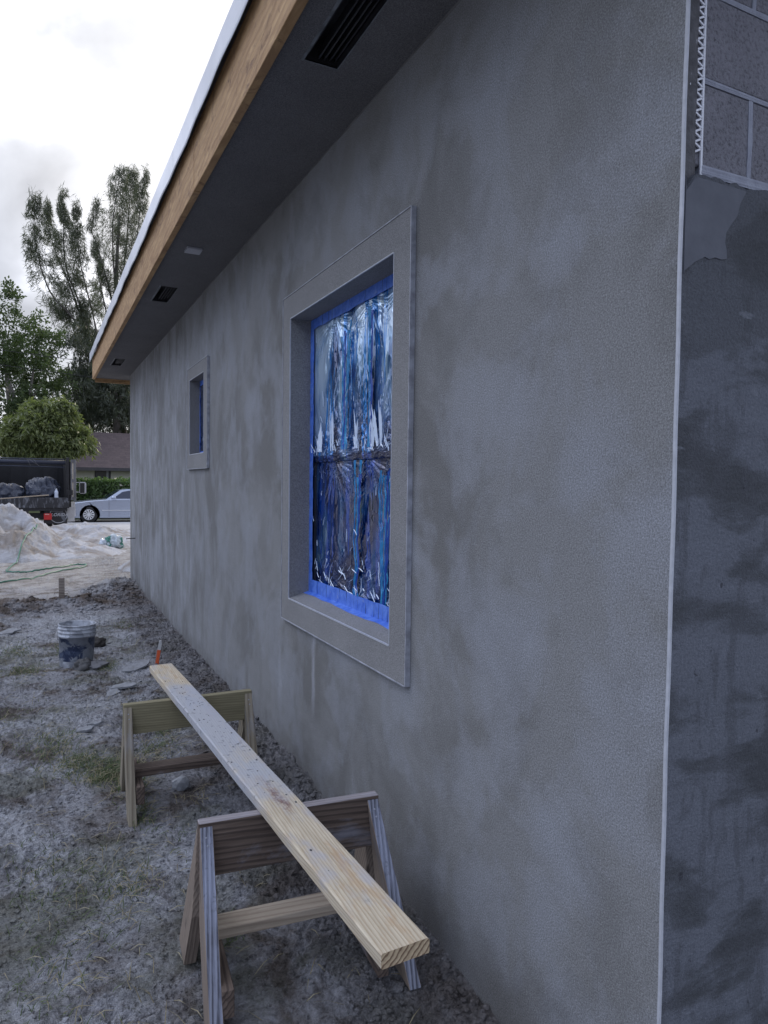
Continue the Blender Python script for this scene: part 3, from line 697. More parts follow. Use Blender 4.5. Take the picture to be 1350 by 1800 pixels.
# block courses with raised mortar
bm = BM(); mo = BM(); YB = 1.168
zc = 2.366; course = .203
nrow = 0
joint_x = [1.556, 1.556+.40, 1.556+.80, 1.556+1.2]
for r_ in range(5):
    za, zb_ = zc+course*r_+.006, zc+course*(r_+1)-.006
    off = 0 if r_ % 2 == 0 else .20
    ed = [WX+.02]+[j+off-(0 if off == 0 else 0) for j in joint_x if j+off < 3.2]+[3.2]
    for a, b_ in zip(ed, ed[1:]):
        v_ = box(bm, (a+.006, YB, za), (b_-.006, YB+.1, min(zb_, ZT)))
    for j in ed[1:-1]: box(mo, (j-.0075, YB-.001, za-.002), (j+.0075, YB+.05, zb_+.002))
    zz = zc+course*r_
    box(mo, (WX+.075, YB-.0015 if r_ else YB-.006, zz-.0075 if r_ else zz-.016), (3.2, YB+.05, zz+.0075 if r_ else zz+.009))
bevel(bm, .004); 
obj('block_wall', bm, M['block'], house)
bmesh.ops.subdivide_edges(mo, edges=mo.edges[:], cuts=5, use_grid_fill=True)
for v in mo.verts: v.co.z += .006*float(fbm(np.array([v.co.x*40]), np.array([v.co.z*40]),0,3)[0]); v.co.x += .003*float(fbm(np.array([v.co.x*30]), np.array([v.co.z*50]),3,3)[0]); v.co.y += .001*random.uniform(-1, 1)
obj('mortar_joint', mo, M['mortar'], house)
# vinyl corner bead: nosing all the way up, latticed flange where the coat is missing
bm = BM(); NB = 60
rows = []
for k in range(NB+1):
    z = ZB+(ZT-ZB)*k/NB; wv = .0012*math.sin(z*5)+.0008*math.sin(z*17)
    rows.append([bm.verts.new((x+wv, y, z)) for x, y in ((WX-.002, Y0+.006), (WX-.0028, Y0-.002), (WX+.0022, Y0-.003), (WX+.003, Y0+.006))])
for A, B in zip(rows, rows[1:]):
    for j in range(3): bm.faces.new((A[j], A[j+1], B[j+1], B[j]))
cb = obj('corner_bead', bm, M['pvc'], house)
bm = BM(); zf = 2.362; ybd = YB-.004
xA, xB = WX+.048, WX+.076
box(bm, (xB-.005, ybd-.002, zf-.012), (xB+.001, ybd+.002, ZT))
z = zf+.035
while z < ZT:
    if z > zf+.06: box(bm, (xA-.002, ybd-.002, z), (xA+.002, ybd+.002, z+.023))
    for (p, q_) in (((xA, z), (xB-.003, z+.012)), ((xA, z+.023), (xB-.003, z+.012)),):
        d = Vector((q_[0]-p[0], 0, q_[1]-p[1])); L = d.length; ang = math.atan2(d.z, d.x)
        mt = Matrix.Translation((p[0], ybd, p[1])) @ Matrix.Rotation(-ang, 4, 'Y')
        box(bm, (0, -.002, -.0022), (L, .001, .0022), mtx=mt)
    if z > zf+.12:   # stub arms reaching towards the nosing
        L = .014+.008*random.random(); box(bm, (xA-L, ybd-.0015, z+.009), (xA, ybd+.001, z+.0135))
    z += .023
obj('lattice_flange', bm, mat('white_lattice_vinyl', (.72, .74, .80), .5), cb)
bm = BM(); box(bm, (WX+.004, Y0+.008, 2.30), (WX+.05, YB+.03, ZT)); bmesh.ops.subdivide_edges(bm, edges=bm.edges[:], cuts=16, use_grid_fill=True)
for v in bm.verts: 
    if v.co.y < YB: v.co.y += .006*float(fbm(np.array([v.co.x*60]), np.array([v.co.z*60]), 0, 2)[0])+.004
obj('packed_mortar', bm, simple('dark_mortar', (.075, .075, .08), (.13, .13, .14), 30, .9, .6, .006, 90), house, smooth=True)
# little rod poking out of the far corner
bm = BM(); tube(bm, [(WX+.02, 11.1, .77), (WX-.06, 11.12, .765), (WX-.13, 11.13, .76)], .007); obj('wall_stub', bm, M['darkrock'], house)

# ------------------------------------------------------------------ sawhorses and plank
def board(name, m, parent, a, b_, seg=.0025, rot=None, top=None):
    """board whose length lies along local X so the grain follows it: box of size b-a placed by matrix rot"""
    bm = BM(); box(bm, a, b_); bevel(bm, seg); bm.normal_update()
    if top:
        for f in bm.faces:
            if f.normal.z > .6: f.material_index = 1
    o = obj(name, bm, [m, top] if top else m, None); o.parent = parent
    if rot is not None: o.matrix_local = rot
    return o
def sawhorse(name, base, W, H, splay, bh, mats, label, zf, rz=0, legw=.14, tie=.11, lat=(0, 0, 0, 0), ET=.038):
    """base: centre point under the beam; x across; legs splay along y"""
    s = empty(name, base, label, 'sawhorse', 'sawhorses under the long plank', rz)
    T = .038
    beam = board('crossbeam', mats['beam'], s, (-W/2, -T/2, -bh/2), (W/2, T/2, bh/2), rot=Matrix.Translation((0, 0, H-bh/2)), top=mats.get('top'))
    k = 0
    for sx_ in (-1, 1):
        for sy_ in (-1, 1):
            x0 = sx_*(W/2-.002)-(T if sx_ > 0 else 0); zfoot = zf[k]; k += 1
            top = H-.012; sl = splay/(top); hw = legw/math.cos(math.atan(sl))
            yf = T/2+.001
            y_at = lambda z, off=0: yf+(top-z)*sl-off
            zv = top-hw/sl
            pts = [(yf, top), (yf, max(zv, zfoot+.02)), (y_at(zfoot, hw), zfoot), (y_at(zfoot), zfoot-.0)]
            if zv < zfoot+.02: pts = [(yf, top), (yf, zfoot), (y_at(zfoot), zfoot)]
            # build in a local frame with X down the leg so that the grain runs along it
            ang = math.atan2(sl, 1)     # from vertical
            bm = BM(); prism(bm, [(p[0]*sy_, p[1]) for p in pts], 0, 0 if sx_ < 0 else T-ET, ET if sx_ < 0 else T); bevel(bm, .002)
            M1 = Matrix.Translation((x0, 0, 0)); 
            # local axes: X' = leg direction (down), Y' = world x, Z' = rest
            dvec = Vector((0, sy_*math.sin(ang), -math.cos(ang))); xa = Vector((1, 0, 0)); za = dvec.cross(xa)
            L = Matrix((dvec, xa, za)).transposed().to_4x4(); L.translation = Vector((x0, sy_*yf, top))
            for v in bm.verts: v.co.x += (lat[k-1])*(top-v.co.z)/top
            for v in bm.verts: v.co = L.inverted() @ (M1 @ v.co)
            bmesh.ops.recalc_face_normals(bm, faces=bm.faces[:])
            for f in bm.faces:      # narrow edges get the ribbed weathered look
                f.material_index = 1 if abs(f.normal.y) < .5 and sy_ < 0 else 0
            o = obj('leg', bm, [mats['leg'], mats['edge']]); o.parent = s; o.matrix_local = L
            nb = BM()
            for t in (.035, .06):
                p = L @ Vector((t, .02+.006*random.uniform(-1, 1), 0)); yy = p.y
                zz_ = p.z; lathe(nb, [(0, 0), (.0035, 0), (.0035, .002), (0, .002)], (p.x, sy_*(yf+(top-zz_)*sl)-(.001 if sy_ < 0 else .001), zz_), 8, 1)
            nl = obj('nail', nb, M['pvc_dirty'], o, world=False)
            nl.matrix_local = L.inverted()
    for sx_ in (-1, 1):
        xi = sx_*(W/2-T-.005)-(T if sx_ > 0 else 0)
        hl = splay*(H-tie)/H+.02
        board('brace', mats['tie'], s, (-hl, -T/2, -.045), (hl, T/2, .045), rot=Matrix.Translation((xi+(T/2), 0, tie-.0)) @ Matrix.Rotation(R(90), 4, 'Z'))
    board('stretcher', mats['rail'], s, (-(W/2-T-.012), -.045, -.019), (W/2-T-.012, .045, .019), rot=Matrix.Translation((0, mats.get('ry', .04), tie+.065)))
    return s
zb1 = 0.0
s1 = sawhorse('sawhorse', (.785, 2.285, 0), .635, .500, .235, .185,
    dict(beam=M['wood_old'], top=M['wood_top'], leg=M['wood_side'], edge=M['wood_edge'], tie=M['wood_old'], rail=M['wood_rail'], ry=.05),
    'nearest sawhorse of dark weathered wood with grey ribbed leg edges', [-.12, -.07, -.055, -.05], rz=R(-4.5), tie=.03, lat=(-.0, -.03, .055, .03), ET=.043)
s2 = sawhorse('sawhorse', (.705, 3.70, 0), .655, .500, .22, .155,
    dict(beam=M['wood_green'], leg=M['wood_tan'], edge=M['wood_tan'], tie=M['wood_old'], rail=M['wood_old'], ry=-.04),
    'farther sawhorse of greenish treated wood behind a small pale rock', [-.03, -.02, -.01, 0], rz=R(-.8), legw=.09, tie=.10)
# plank
pl = empty('plank', (.705, 2.84, .501), 'long yellow pine plank smeared with cement lying across both sawhorses', 'plank')
a = Vector((.770, 1.412, .502)); b_ = Vector((.646, 4.267, .502)); d = (b_-a); L = d.length; ang = math.atan2(d.y, d.x)
bm = BM(); hw = .066
N = 70; rows = []
for k in range(N+1):
    x = L*k/N; bow = .0; w1 = .0005*math.sin(k*.5)+.0006*math.sin(k*.23+1)
    nick = -.004 if (5 < k < 8) else 0
    ch = .006
    prof = [(-hw+w1, .003), (-hw+.003, 0), (hw-.003, 0), (hw+w1-nick*0, .003), (hw+w1, .034), (hw-.004+w1, .038), (-hw+ch+w1, .038), (-hw+w1, .032)]
    rows.append([bm.verts.new((x, p, q+.003*math.sin(x*.9))) for p, q in prof])
for A, B in zip(rows, rows[1:]):
    for j in range(8): bm.faces.new((A[j], A[(j+1) % 8], B[(j+1) % 8], B[j])).material_index = 0
for rr in (rows[0], rows[-1][::-1]): bm.faces.new(rr).material_index = 1
o = obj('board', bm, [M['wood_new'], M['wood_end']]); o.parent = pl
o.matrix_local = Matrix.Translation(a-pl.location) @ Matrix.Rotation(ang, 4, 'Z')
# dark crumbs of mortar stuck on the plank
bm = BM()
for k in range(46):
    t = random.choice([random.gauss(1.55, .28), random.gauss(2.1, .2), random.uniform(.1, 2.6)]); q = random.uniform(-.05, .055); r_ = random.uniform(.0012, .0045)
    bmesh.ops.create_icosphere(bm, subdivisions=1, radius=r_, matrix=Matrix.Translation((t, q, .0385+.003*math.sin(t*.9))) @ Matrix.Diagonal((random.uniform(1, 2.4), 1, .5, 1)))
o2 = obj('mortar_crumbs', bm, M['mud']); o2.parent = o; o2['kind'] = 'stuff'

# ------------------------------------------------------------------ bucket
bx, by = .290, 6.60; bzv = gh(bx, by)-.004
bk = empty('bucket', (bx, by, bzv), 'white plastic bucket with dark label smeared with cement', 'bucket')
def bucket_fn(n, b, o):
    sep = n.new('ShaderNodeSeparateXYZ', ins={0: o}); z = sep.outputs[2]
    lab = n.math('MULTIPLY', n.mrange(z, .056, .060), n.mrange(z, .258, .254))
    wht = n.mix(n.ramp(n.noise(o, 16, 5, .65), [(.42, 0), (.6, 1)]), (.50, .53, .58), (.30, .31, .34))
    blu = n.mix(n.ramp(n.noise(o, 24, 5, .7), [(.45, 0), (.6, .7)]), (.02, .032, .075), (.09, .12, .19))
    c = n.mix(lab, wht, blu)
    sm = n.math('ADD', n.noise(n.mapping(o, (1, 1, .9)), 8.5, 5, .6, .8), n.math('MULTIPLY', n.math('SUBTRACT', .2, z), .35))
    c = n.mix(n.ramp(sm, [(.49, 0), (.53, .92)]), c, n.mix(n.noise(o, 30, 4), (.15, .165, .19), (.30, .32, .36)))
    setc(n, b, c); do_bump(n, b, n.ramp(sm, [(.53, 0), (.57, 1)]), .5, .004)
M['bucket'] = mat('bucket_plastic', rough=.5, fn=bucket_fn)
bm = BM()
prof = [(0, .004), (.120, .004), (.131, 0), (.133, .004), (.139, .10), (.1445, .262), (.1525, .264), (.1535, .275), (.148, .279), (.1485, .296), (.1545, .299), (.1545, .309), (.149, .313), (.1495, .326), (.1545, .329), (.1545, .338), (.150, .342), (.1505, .358), (.155, .361), (.1555, .367), (.150, .369), (.146, .362), (.142, .27), (.130, .02), (0, .02)]
lathe(bm, prof, (0, 0, 0), 64); o = obj('pail', bm, M['bucket'], bk, world=False)
bm = BM(); lathe(bm, [(0, .13), (.133, .135), (.1365, .14), (.133, .12)], (0, 0, 0), 40); obj('mortar_residue', bm, M['mud'], bk, world=False)
bm = BM(); pth = []
for k in range(25):
    t = math.pi*k/24; pth.append((.158*math.cos(t), .02+.05*math.sin(t)*0+.158*math.sin(t)*.30, .30-.155*math.sin(t)))
tube(bm, [(p[0], -p[1]*-1, p[2]) for p in pth], .0022, 6); obj('handle', bm, M['rock'], bk, world=False)
bk.rotation_euler = (0, R(1.5), R(20))

# lumps, rocks, slabs
def lump(name, loc, size, m, label, cat, seed, group=None, flat=False, sub=4, rz=0):
    bm = BM(); bmesh.ops.create_icosphere(bm, subdivisions=sub, radius=1)
    c = np.array([v.co[:] for v in bm.verts]); 
    nn = fbm(c[:, 0]*1.3+seed, c[:, 1]*1.3, c[:, 2]*1.3, 4, .55)
    for v, q in zip(bm.verts, nn):
        v.co *= 1+(.55 if sub > 2 else .8)*q
        if flat: v.co.z = max(-.8, min(.8, v.co.z*1.6))
        v.co = Vector((v.co.x*size[0], v.co.y*size[1], v.co.z*size[2]))
    o = obj(name, bm, m); o.location = loc; o.rotation_euler = (0, 0, rz); tag(o, label, cat, group); 
    for p in o.data.polygons: p.use_smooth = not flat and sub > 2
    return o
def gpt(x, y, dz=0): return (x, y, gh(x, y)+dz)
lump('rock', gpt(.668, 3.76, .025), (.050, .038, .045), M['rock'], 'small pale rock under the farther sawhorse stretcher', 'rock', 3.1, sub=2)
lump('mortar_lump', gpt(.335, 6.40, .03), (.075, .055, .062), M['mud'], 'dark torn lump of mortar against the front of the bucket', 'mortar lump', 5.5, sub=4)
lump('mortar_slump', gpt(.43, 6.42, .015), (.11, .07, .035), simple('grey_slump', (.16, .16, .17), (.22, .22, .23), 12, .85, .5, .006), 'low grey slump of mortar at the right foot of the bucket', 'mortar slump', 7.5)
lump('dark_rock', gpt(.51, 7.25, .035), (.065, .05, .055), M['darkrock'], 'nearly black rock just behind the bucket', 'rock', 2.2)
SL = [(.735, 6.25, .115, .06, 30, 'torn flat slab of dried mortar beside the orange stake'), (.59, 5.72, .085, .04, -10, 'thin mortar slab midway between bucket and farther sawhorse'),
      (.50, 5.62, .06, .035, 40, 'smaller chip left of the thin mortar slab'), (.262, 4.83, .055, .028, 5, 'flat grey chip left of the farther sawhorse top'),
      (.33, 4.93, .05, .02, -20, 'thin grey sliver behind the flat grey chip'), (-.28, 8.3, .10, .06, 15, 'pale flat crust at the left edge left of the bucket')]
for k, (x, y, a_, b__, rz, lab) in enumerate(SL):
    bm = BM(); pts = []
    for t in range(13):
        th = 2*math.pi*t/13; rr = 1+.32*random.uniform(-1, 1); pts.append((a_*rr*math.cos(th), b__*rr*math.sin(th)))
    prism(bm, pts, 2, -.006, .010); bevel(bm, .002)
    bmesh.ops.triangulate(bm, faces=[f for f in bm.faces if len(f.verts) > 4]); 
    for v in bm.verts: v.co.z += .006*float(vnoise(np.array([v.co.x*20+k]), np.array([v.co.y*20]))[0])+.03*v.co.x
    o = obj('mortar_slab', bm, M['slab']); o.location = gpt(x, y, .014); o.rotation_euler = (R(8), R(-6), R(rz)); tag(o, lab, 'mortar slab', 'mortar slabs lying on the dirt')

# stakes
st = empty('marker_stake', gpt(.925, 6.30), 'thin stake painted orange with white tip beyond the plank end', 'stake')
bm = BM(); box(bm, (-.014, -.008, -.05), (.014, .008, .10)); obj('orange_shaft', bm, mat('orange_paint', (.62, .10, .03), .6), st, world=False)
bm = BM(); prism(bm, [(-.014, .1005), (.014, .1005), (.0145, .165), (.006, .185), (-.011, .18)], 1, -.0078, .0078); obj('white_tip', bm, simple('white_stake_paint', (.55, .55, .53), (.42, .42, .42), 30), st, world=False)
st.rotation_euler = (R(3), R(9), R(-20)); st.location.z += .03
pg = empty('wooden_stake', gpt(.262, 9.80, 0), 'grey wooden stake ringed with loose wire near the trench', 'stake')
bm = BM(); box(bm, (-.034, -.012, -.06), (.034, .012, .262)); bevel(bm, .003); obj('shaft', bm, mat('grey_stake_wood', rough=.85, fn=wood_fn((.24, .20, .17), (.32, .28, .24), (.14, .11, .09), 30)), pg, world=False)
for k in range(2):
    bm = BM(); tube(bm, [(.085*math.cos(t)*(1+.1*math.sin(3*t)), .06*math.sin(t), .075-.055*k+.012*math.sin(2*t)) for t in np.linspace(0, 6.0, 26)], .0028, 5); obj('wire', bm, simple('rusty_wire', (.06, .045, .035), (.16, .12, .08), 30), pg, world=False)

# hose
M['hose'] = mat('green_hose', (.03, .16, .11), .4)
bm = BM()
P_ = [(-1.6, 11.6), (-1.0, 11.95), (-.54, 12.25), (-.1, 12.75), (.3, 13.45), (.6, 13.85), (.80, 14.3), (.78, 14.65), (.6, 14.6), (.35, 14.1), (.05, 13.75), (-.25, 13.6), (-.47, 13.75), (-.50, 14.1), (-.42, 15.1), (-.25, 16.1), (-.02, 16.9)]
def catmull(P, n=8):
    out = []
    for i in range(len(P)-1):
        p0, p1, p2, p3 = [Vector(P[max(0, min(len(P)-1, i+k))]) for k in (-1, 0, 1, 2)]
        for j in range(n):
            t = j/n; out.append(.5*((2*p1)+(p2-p0)*t+(2*p0-5*p1+4*p2-p3)*t*t+(3*p1-p0-3*p2+p3)*t**3))
    return out+[Vector(P[-1])]
# ------------------------------------------------------------------ sand piles
def pile(name, c, rx, ry, h, seed, label, ridge=.35, rz=0, n=170):
    t = np.linspace(-1.25, 1.25, n); A, B = np.meshgrid(t, t)
    r = np.hypot(A, B); wob = 1+.16*fbm(A*1.5+seed, B*1.5, seed, 3)
    cone = np.clip(1-(r/wob)**1.25, 0, 1)**.9
    z = h*cone*(1+ridge*np.abs(fbm(A*2.6, B*2.6, seed, 5, .55)))
    scoop = sstep(fbm(A*1.6+4, B*1.6, seed+3, 2), .1, .5); z = z*(1-.45*scoop)
    z = z+h*(.06*fbm(A*7, B*7, seed+1, 4, .6)-.10*np.abs(fbm(A*5+.6*B, B*5, seed+7, 4, .6)))*np.clip(cone*4, 0, 1)
    ca, sa = math.cos(rz), math.sin(rz)
    X = c[0]+ca*A*rx-sa*B*ry; Y = c[1]+sa*A*rx+ca*B*ry
    base = gz(X, Y, False)
    # steep crumbly scarp running down one side
    Z = base-.06+np.where(cone > 0, z+.05*np.clip(cone*10, 0, 1), 0)
    I = np.arange(n*n).reshape(n, n)
    o = obj(name, np_mesh(name, np.stack([X, Y, Z], -1).reshape(-1, 3), np.stack([I[:-1, :-1], I[:-1, 1:], I[1:, 1:], I[1:, :-1]], -1).reshape(-1, 4), True), M['sand'])
    tag(o, label, 'sand pile', 'heaps of building sand'); return (X, Y, Z)
pA = pile('sand_pile', (-.72, 17.7), 1.48, 2.5, 1.06, 2.0, 'tall peaked sand heap at the left edge behind the hose')
pB = pile('sand_pile', (1.15, 20.4), 1.9, 2.6, .47, 6.3, 'lower lumpy sand heap in front of the silver car', .5)
pC = pile('sand_pile', (1.72, 13.6), .45, .7, .24, 4.4, 'small soil mound against the far wall corner', .3, n=60)
pD = pile('sand_pile', (.55, 17.2), 1.35, 1.5, .26, 9.4, 'low spread of sand between the two bigger heaps', .8, n=90)
def top_at(x, y):
    z = gh(x, y)
    for X, Y, Z in (pA, pB, pD):
        d_ = (X-x)**2+(Y-y)**2; k = d_.argmin()
        if d_.flat[k] < .01: z = max(z, float(Z.flat[k]))
    return z
hp = [(p.x, p.y, top_at(p.x, p.y)+.018) for p in catmull(P_)]
tube(bm, hp, .013, 8); tag(obj('garden_hose', bm, M['hose']), 'green garden hose looping over the sand at the left', 'hose')

# torn plastic sand bag
def bag_mesh(c, size, seed, sub=5, crease=.18, knot=0):
    bm = BM(); bmesh.ops.create_icosphere(bm, subdivisions=sub, radius=1)
    co = np.array([v.co[:] for v in bm.verts]); q = fbm(co[:, 0]*1.4+seed, co[:, 1]*1.4, co[:, 2]*1.4, 3)
    th = np.arctan2(co[:, 1], co[:, 0]); q2 = np.abs(fbm(th*2.5+seed, co[:, 2]*2.2+co[:, 0]*2, seed, 4, .6))
    for v, a_, b__ in zip(bm.verts, q, q2):
        v.co *= 1+.35*a_-crease*b__
        z = v.co.z; z = max(z, -.62)
        if knot and z > .6: pass
        v.co = Vector((c[0]+v.co.x*size[0], c[1]+v.co.y*size[1], c[2]+z*size[2]))
    return bm
sb = empty('plastic_sack', (1.6, 17.6, top_at(1.6, 17.6)), 'crumpled clear plastic sack with green printing on the sand', 'sack')
z_ = top_at(1.6, 17.6)
def sack_fn(n, b, o):
    k = n.ramp(n.noise(n.mapping(o, loc=(2, 1, 0)), 5, 3), [(.48, 0), (.54, 1)])
    c = n.mix(k, (.52, .60, .66), (.03, .20, .15)); setc(n, b, c)
    do_bump(n, b, n.noise(o, 14, 5, .7, 1), .8, .03)
M['sack'] = mat('sack_film', rough=.25, spec=.8, fn=sack_fn)
bm = bag_mesh((1.6, 17.6, z_+.12), (.22, .16, .22), 3.2, 4, .7); obj('body', bm, M['sack'], sb, smooth=True)
bm = bag_mesh((1.36, 17.6, z_+.08), (.10, .1, .16), 8.2, 4, .8); obj('loose_flap', bm, mat('clear_flap', (.55, .62, .70), .2, spec=.8), sb, smooth=True)

# ------------------------------------------------------------------ truck, seen from behind
TY = 23.6
M['tk'] = simple('black_truck_paint', (.006, .006, .008), (.014, .014, .017), 4, .5, .2, .004)
def tg_fn(n, b, o):
    s = n.noise(n.mapping(o, (3.2, 3, .8)), 3.5, 6, .7, .4)
    setc(n, b, n.mix(n.ramp(s, [(.50, 0), (.66, .8)]), (.018, .018, .022), (.22, .23, .26)))
M['tg'] = mat('streaked_tailgate_paint', rough=.5, fn=tg_fn)
M['tarp'] = mat('navy_tarp', (.022, .028, .05), .45)
M['tkg'] = simple('worn_grey_gate', (.15, .15, .16), (.06, .06, .065), 3, .6)
gt = gh(0, TY)
tk = empty('dump_truck', (-.2, TY, gt), 'black dump truck backed up to the sand with its rear doors open', 'truck')
XL, XR = -1.42, .80
bm = BM()
box(bm, (XL, TY, .70), (XR, TY+3.9, .80)); box(bm, (XL, TY+3.85, .80), (XR, TY+3.92, 2.26)); box(bm, (XL-.05, TY, .78), (XL, TY+3.92, 2.26)); box(bm, (XR, TY+.02, .78), (XR+.06, TY+3.92, 2.26))
for k in range(7): box(bm, (XR+.06, TY+.3+k*.55, .80), (XR+.12, TY+.38+k*.55, 2.2))
for k in range(4): box(bm, (XL+.5+k*.5, TY+3.80, .80), (XL+.54+k*.5, TY+3.85, 2.2))
obj('dump_bed', bm, M['tk'], tk)
bm = BM(); box(bm, (XL-.05, TY-.04, .785), (XR+.06, TY+.04, 1.10)); bevel(bm, .01); obj('tailgate', bm, M['tg'], tk)
bm = BM(); box(bm, (XR-.03, TY-.045, 1.12), (XR+.065, TY+.04, 2.33)); bevel(bm, .008); obj('corner_post', bm, M['tk'], tk)
bm = BM(); box(bm, (XL-.05, TY-.05, 1.12), (XL, TY+.04, 2.30)); bevel(bm, .008); obj('corner_post', bm, M['tk'], tk)
bm = BM(); tube(bm, [(XL, TY+.02, 2.18), (XR-.05, TY+.02, 2.18)], .065, 14)
tube(bm, [(XL, TY-.02, 2.05), (XR-.05, TY-.03, 2.03)], .018, 6); tube(bm, [(XL, TY, 2.268), (XR-.05, TY, 2.272)], .02, 6)
obj('rolled_tarp', bm, M['tarp'], tk)
bm = BM()
for xa, xb in ((-.28, -.20), (-.12, .02), (-.25, .05)): tube(bm, [(xa, TY-.07, 2.26), ((xa+xb)/2, TY-.075, 2.15), (xb, TY-.07, 2.05)], .005, 5)
obj('tie_cord', bm, M['tkg'], tk)
bm = BM(); mt = Matrix.Translation((XR+.09, TY+.02, 0)) @ Matrix.Rotation(R(-55), 4, 'Z')
box(bm, (0, -.03, 1.02), (.04, 1.1, 2.27), mtx=Matrix.Translation((XR+.10, TY-.02, 0)) @ Matrix.Rotation(R(-6), 4, 'Z'))
for zz in (1.05, 1.6, 2.2): box(bm, (.04, -.03, zz), (.09, 1.1, zz+.07), mtx=Matrix.Translation((XR+.10, TY-.02, 0)) @ Matrix.Rotation(R(-6), 4, 'Z'))
box(bm, (.08, -.035, 1.0), (.15, .02, 2.28), mtx=Matrix.Translation((XR+.10, TY-.02, 0)) @ Matrix.Rotation(R(-6), 4, 'Z'))
obj('rear_door', bm, M['tkg'], tk)
bm = BM(); box(bm, (XR-.02, TY-.08, 1.18), (XR+.16, TY-.03, 1.34)); bevel(bm, .01); box(bm, (XR+.02, TY-.10, 1.0), (XR+.06, TY-.03, 1.5)); obj('latch', bm, M['tk'], tk)
# chassis and axles
bm = BM(); box(bm, (-.75, TY+.35, .42), (-.62, TY+5.6, .66)); box(bm, (.05, TY+.35, .42), (.18, TY+5.6, .66)); box(bm, (-.75, TY+.3, .45), (.18, TY+.38, .62)); obj('chassis', bm, M['tk'], tk)
bm = BM(); box(bm, (-.42, TY+.25, .42), (-.26, TY+.32, .70)); obj('hitch_plate', bm, M['tkg'], tk)
def wheel(parent, c, r, wd, rim_mat, spokes=0, face=-1, rr=.62, ax=1):
    bm = BM(); h = wd/2
    lathe(bm, [(r*rr, -h), (r*.93, -h), (r*.99, -h*.75), (r, -h*.3), (r, h*.3), (r*.99, h*.75), (r*.93, h), (r*rr, h)], c, 36, ax)
    t_ = obj('tyre', bm, M['tyre'], parent)
    bm = BM(); f = face*h
    lathe(bm, [(r*rr, f*.95), (r*rr*.95, f*.9), (r*rr*.9, f*.55), (r*.12, f*.5), (r*.12, f*.8), (0.001, f*.85)], c, 36, ax)
    def pt(rd, th, dd):
        u, v = rd*math.cos(th), rd*math.sin(th)
        return (c[0]+u, c[1]+dd, c[2]+v) if ax == 1 else (c[0]+dd, c[1]+u, c[2]+v)
    if spokes: obj('rim_disc', bm, M['tyre'], t_); bm = BM()
    for k in range(spokes):
        th = 2*math.pi*k/spokes; w_ = .14
        vs = [bm.verts.new(pt(r*a_, th+q, f*dd)) for a_, q, dd in ((.10, -w_*2.2, .9), (.10, w_*2.2, .9), (r and rr*.97, w_*1.15, .97), (rr*.97, -w_*1.15, .97))]; bm.faces.new(vs)
    if spokes: lathe(bm, [(r*.17, f*.93), (.001, f*.98)], c, 24, ax); lathe(bm, [(r*rr, f*.9), (r*rr, f), (r*rr*.9, f*.98)], c, 36, ax)
    obj('rim', bm, rim_mat, t_)
M['tyre'] = mat('tyre_rubber', (.018, .018, .02), .8)
M['rim'] = mat('white_hubcap', (.68, .69, .71), .35, metal=.3); M['rimdark'] = mat('steel_rim', (.35, .35, .37), .45, metal=.5)
for xx in (-1.15, -.85, .28, .58): wheel(tk, (xx, TY+1.3, gt+.42), .42, .24, M['rimdark'], 0, ax=0, face=1)
for xx in (-1.10, .60): wheel(tk, (xx, TY+4.9, gt+.42), .42, .25, M['rimdark'], 0, ax=0, face=1)
# mud flaps with emblem
for side, (xa, xb) in enumerate(((.17, .80), (-1.42, -.85))):
    bm = BM(); box(bm, (xa, TY+.10, .30), (xb, TY+.115, .785)); fl = obj('mud_flap', bm, M['tk'], tk)
    cx_, cz_ = (xa+xb)/2+(.07 if side == 0 else 0), .565; rr = .25 if side == 0 else .22
    em = BM()
    ring = lambda r_: [(cx_+r_*math.cos(t), cz_+r_*math.sin(t)) for t in np.linspace(0, 2*math.pi, 41)[:-1]]
    o_, i_ = ring(rr), ring(rr-.022); A = [em.verts.new((p[0], TY+.097, p[1])) for p in o_]; B = [em.verts.new((p[0], TY+.097, p[1])) for p in i_]
    for k in range(40): em.faces.new((A[k], A[(k+1) % 40], B[(k+1) % 40], B[k]))
    obj('emblem_ring', em, mat('grey_print', (.30, .31, .33), .5), fl)
    em = BM()   # outline of the state
    fp = [(-.19, .13), (-.02, .13), (.0, .115), (.09, .12), (.10, .15), (.12, .12), (.145, .03), (.18, -.05), (.20, -.12), (.185, -.20), (.15, -.21), (.12, -.15), (.085, -.09), (.06, -.02), (.05, .04), (.01, .08), (-.04, .06), (-.08, .09), (-.19, .10)]
    s_ = rr/.245; prism(em, [(cx_+p[0]*s_, cz_+p[1]*s_) for p in fp], 1, TY+.094, TY+.0975)
    obj('state_shape', em, mat('charcoal_print', (.10, .105, .12), .6), fl)
    cu = bpy.data.curves.new('lettering', 'FONT'); cu.body = 'FLORIDA'; cu.size = .125*s_; cu.align_x = 'CENTER'; cu.align_y = 'CENTER'; cu.extrude = .002; cu.offset = .002; cu.space_character = 1.05; cu.shear = .25
    to = bpy.data.objects.new('tmp', cu); COL.objects.link(to); bpy.context.view_layer.update()
    me = bpy.data.meshes.new_from_object(to.evaluated_get(bpy.context.evaluated_depsgraph_get())); bpy.data.objects.remove(to)
    me.transform(Matrix.Translation((cx_-.005, TY+.089, cz_+.005)) @ Matrix.Rotation(R(90), 4, 'X'))
    obj('lettering', me, mat('pale_print', (.42, .43, .46), .5), fl)
bm = BM(); box(bm, (.15, TY+.02, .42), (.37, TY+.08, .62)); bevel(bm, .012); tl = obj('tail_light', bm, mat('red_lens', (.45, .02, .02), .3), tk)
bm = BM(); box(bm, (.18, TY+.012, .58), (.30, TY+.022, .605)); obj('reflector', bm, mat('pale_reflector', (.6, .35, .32), .4), tl)
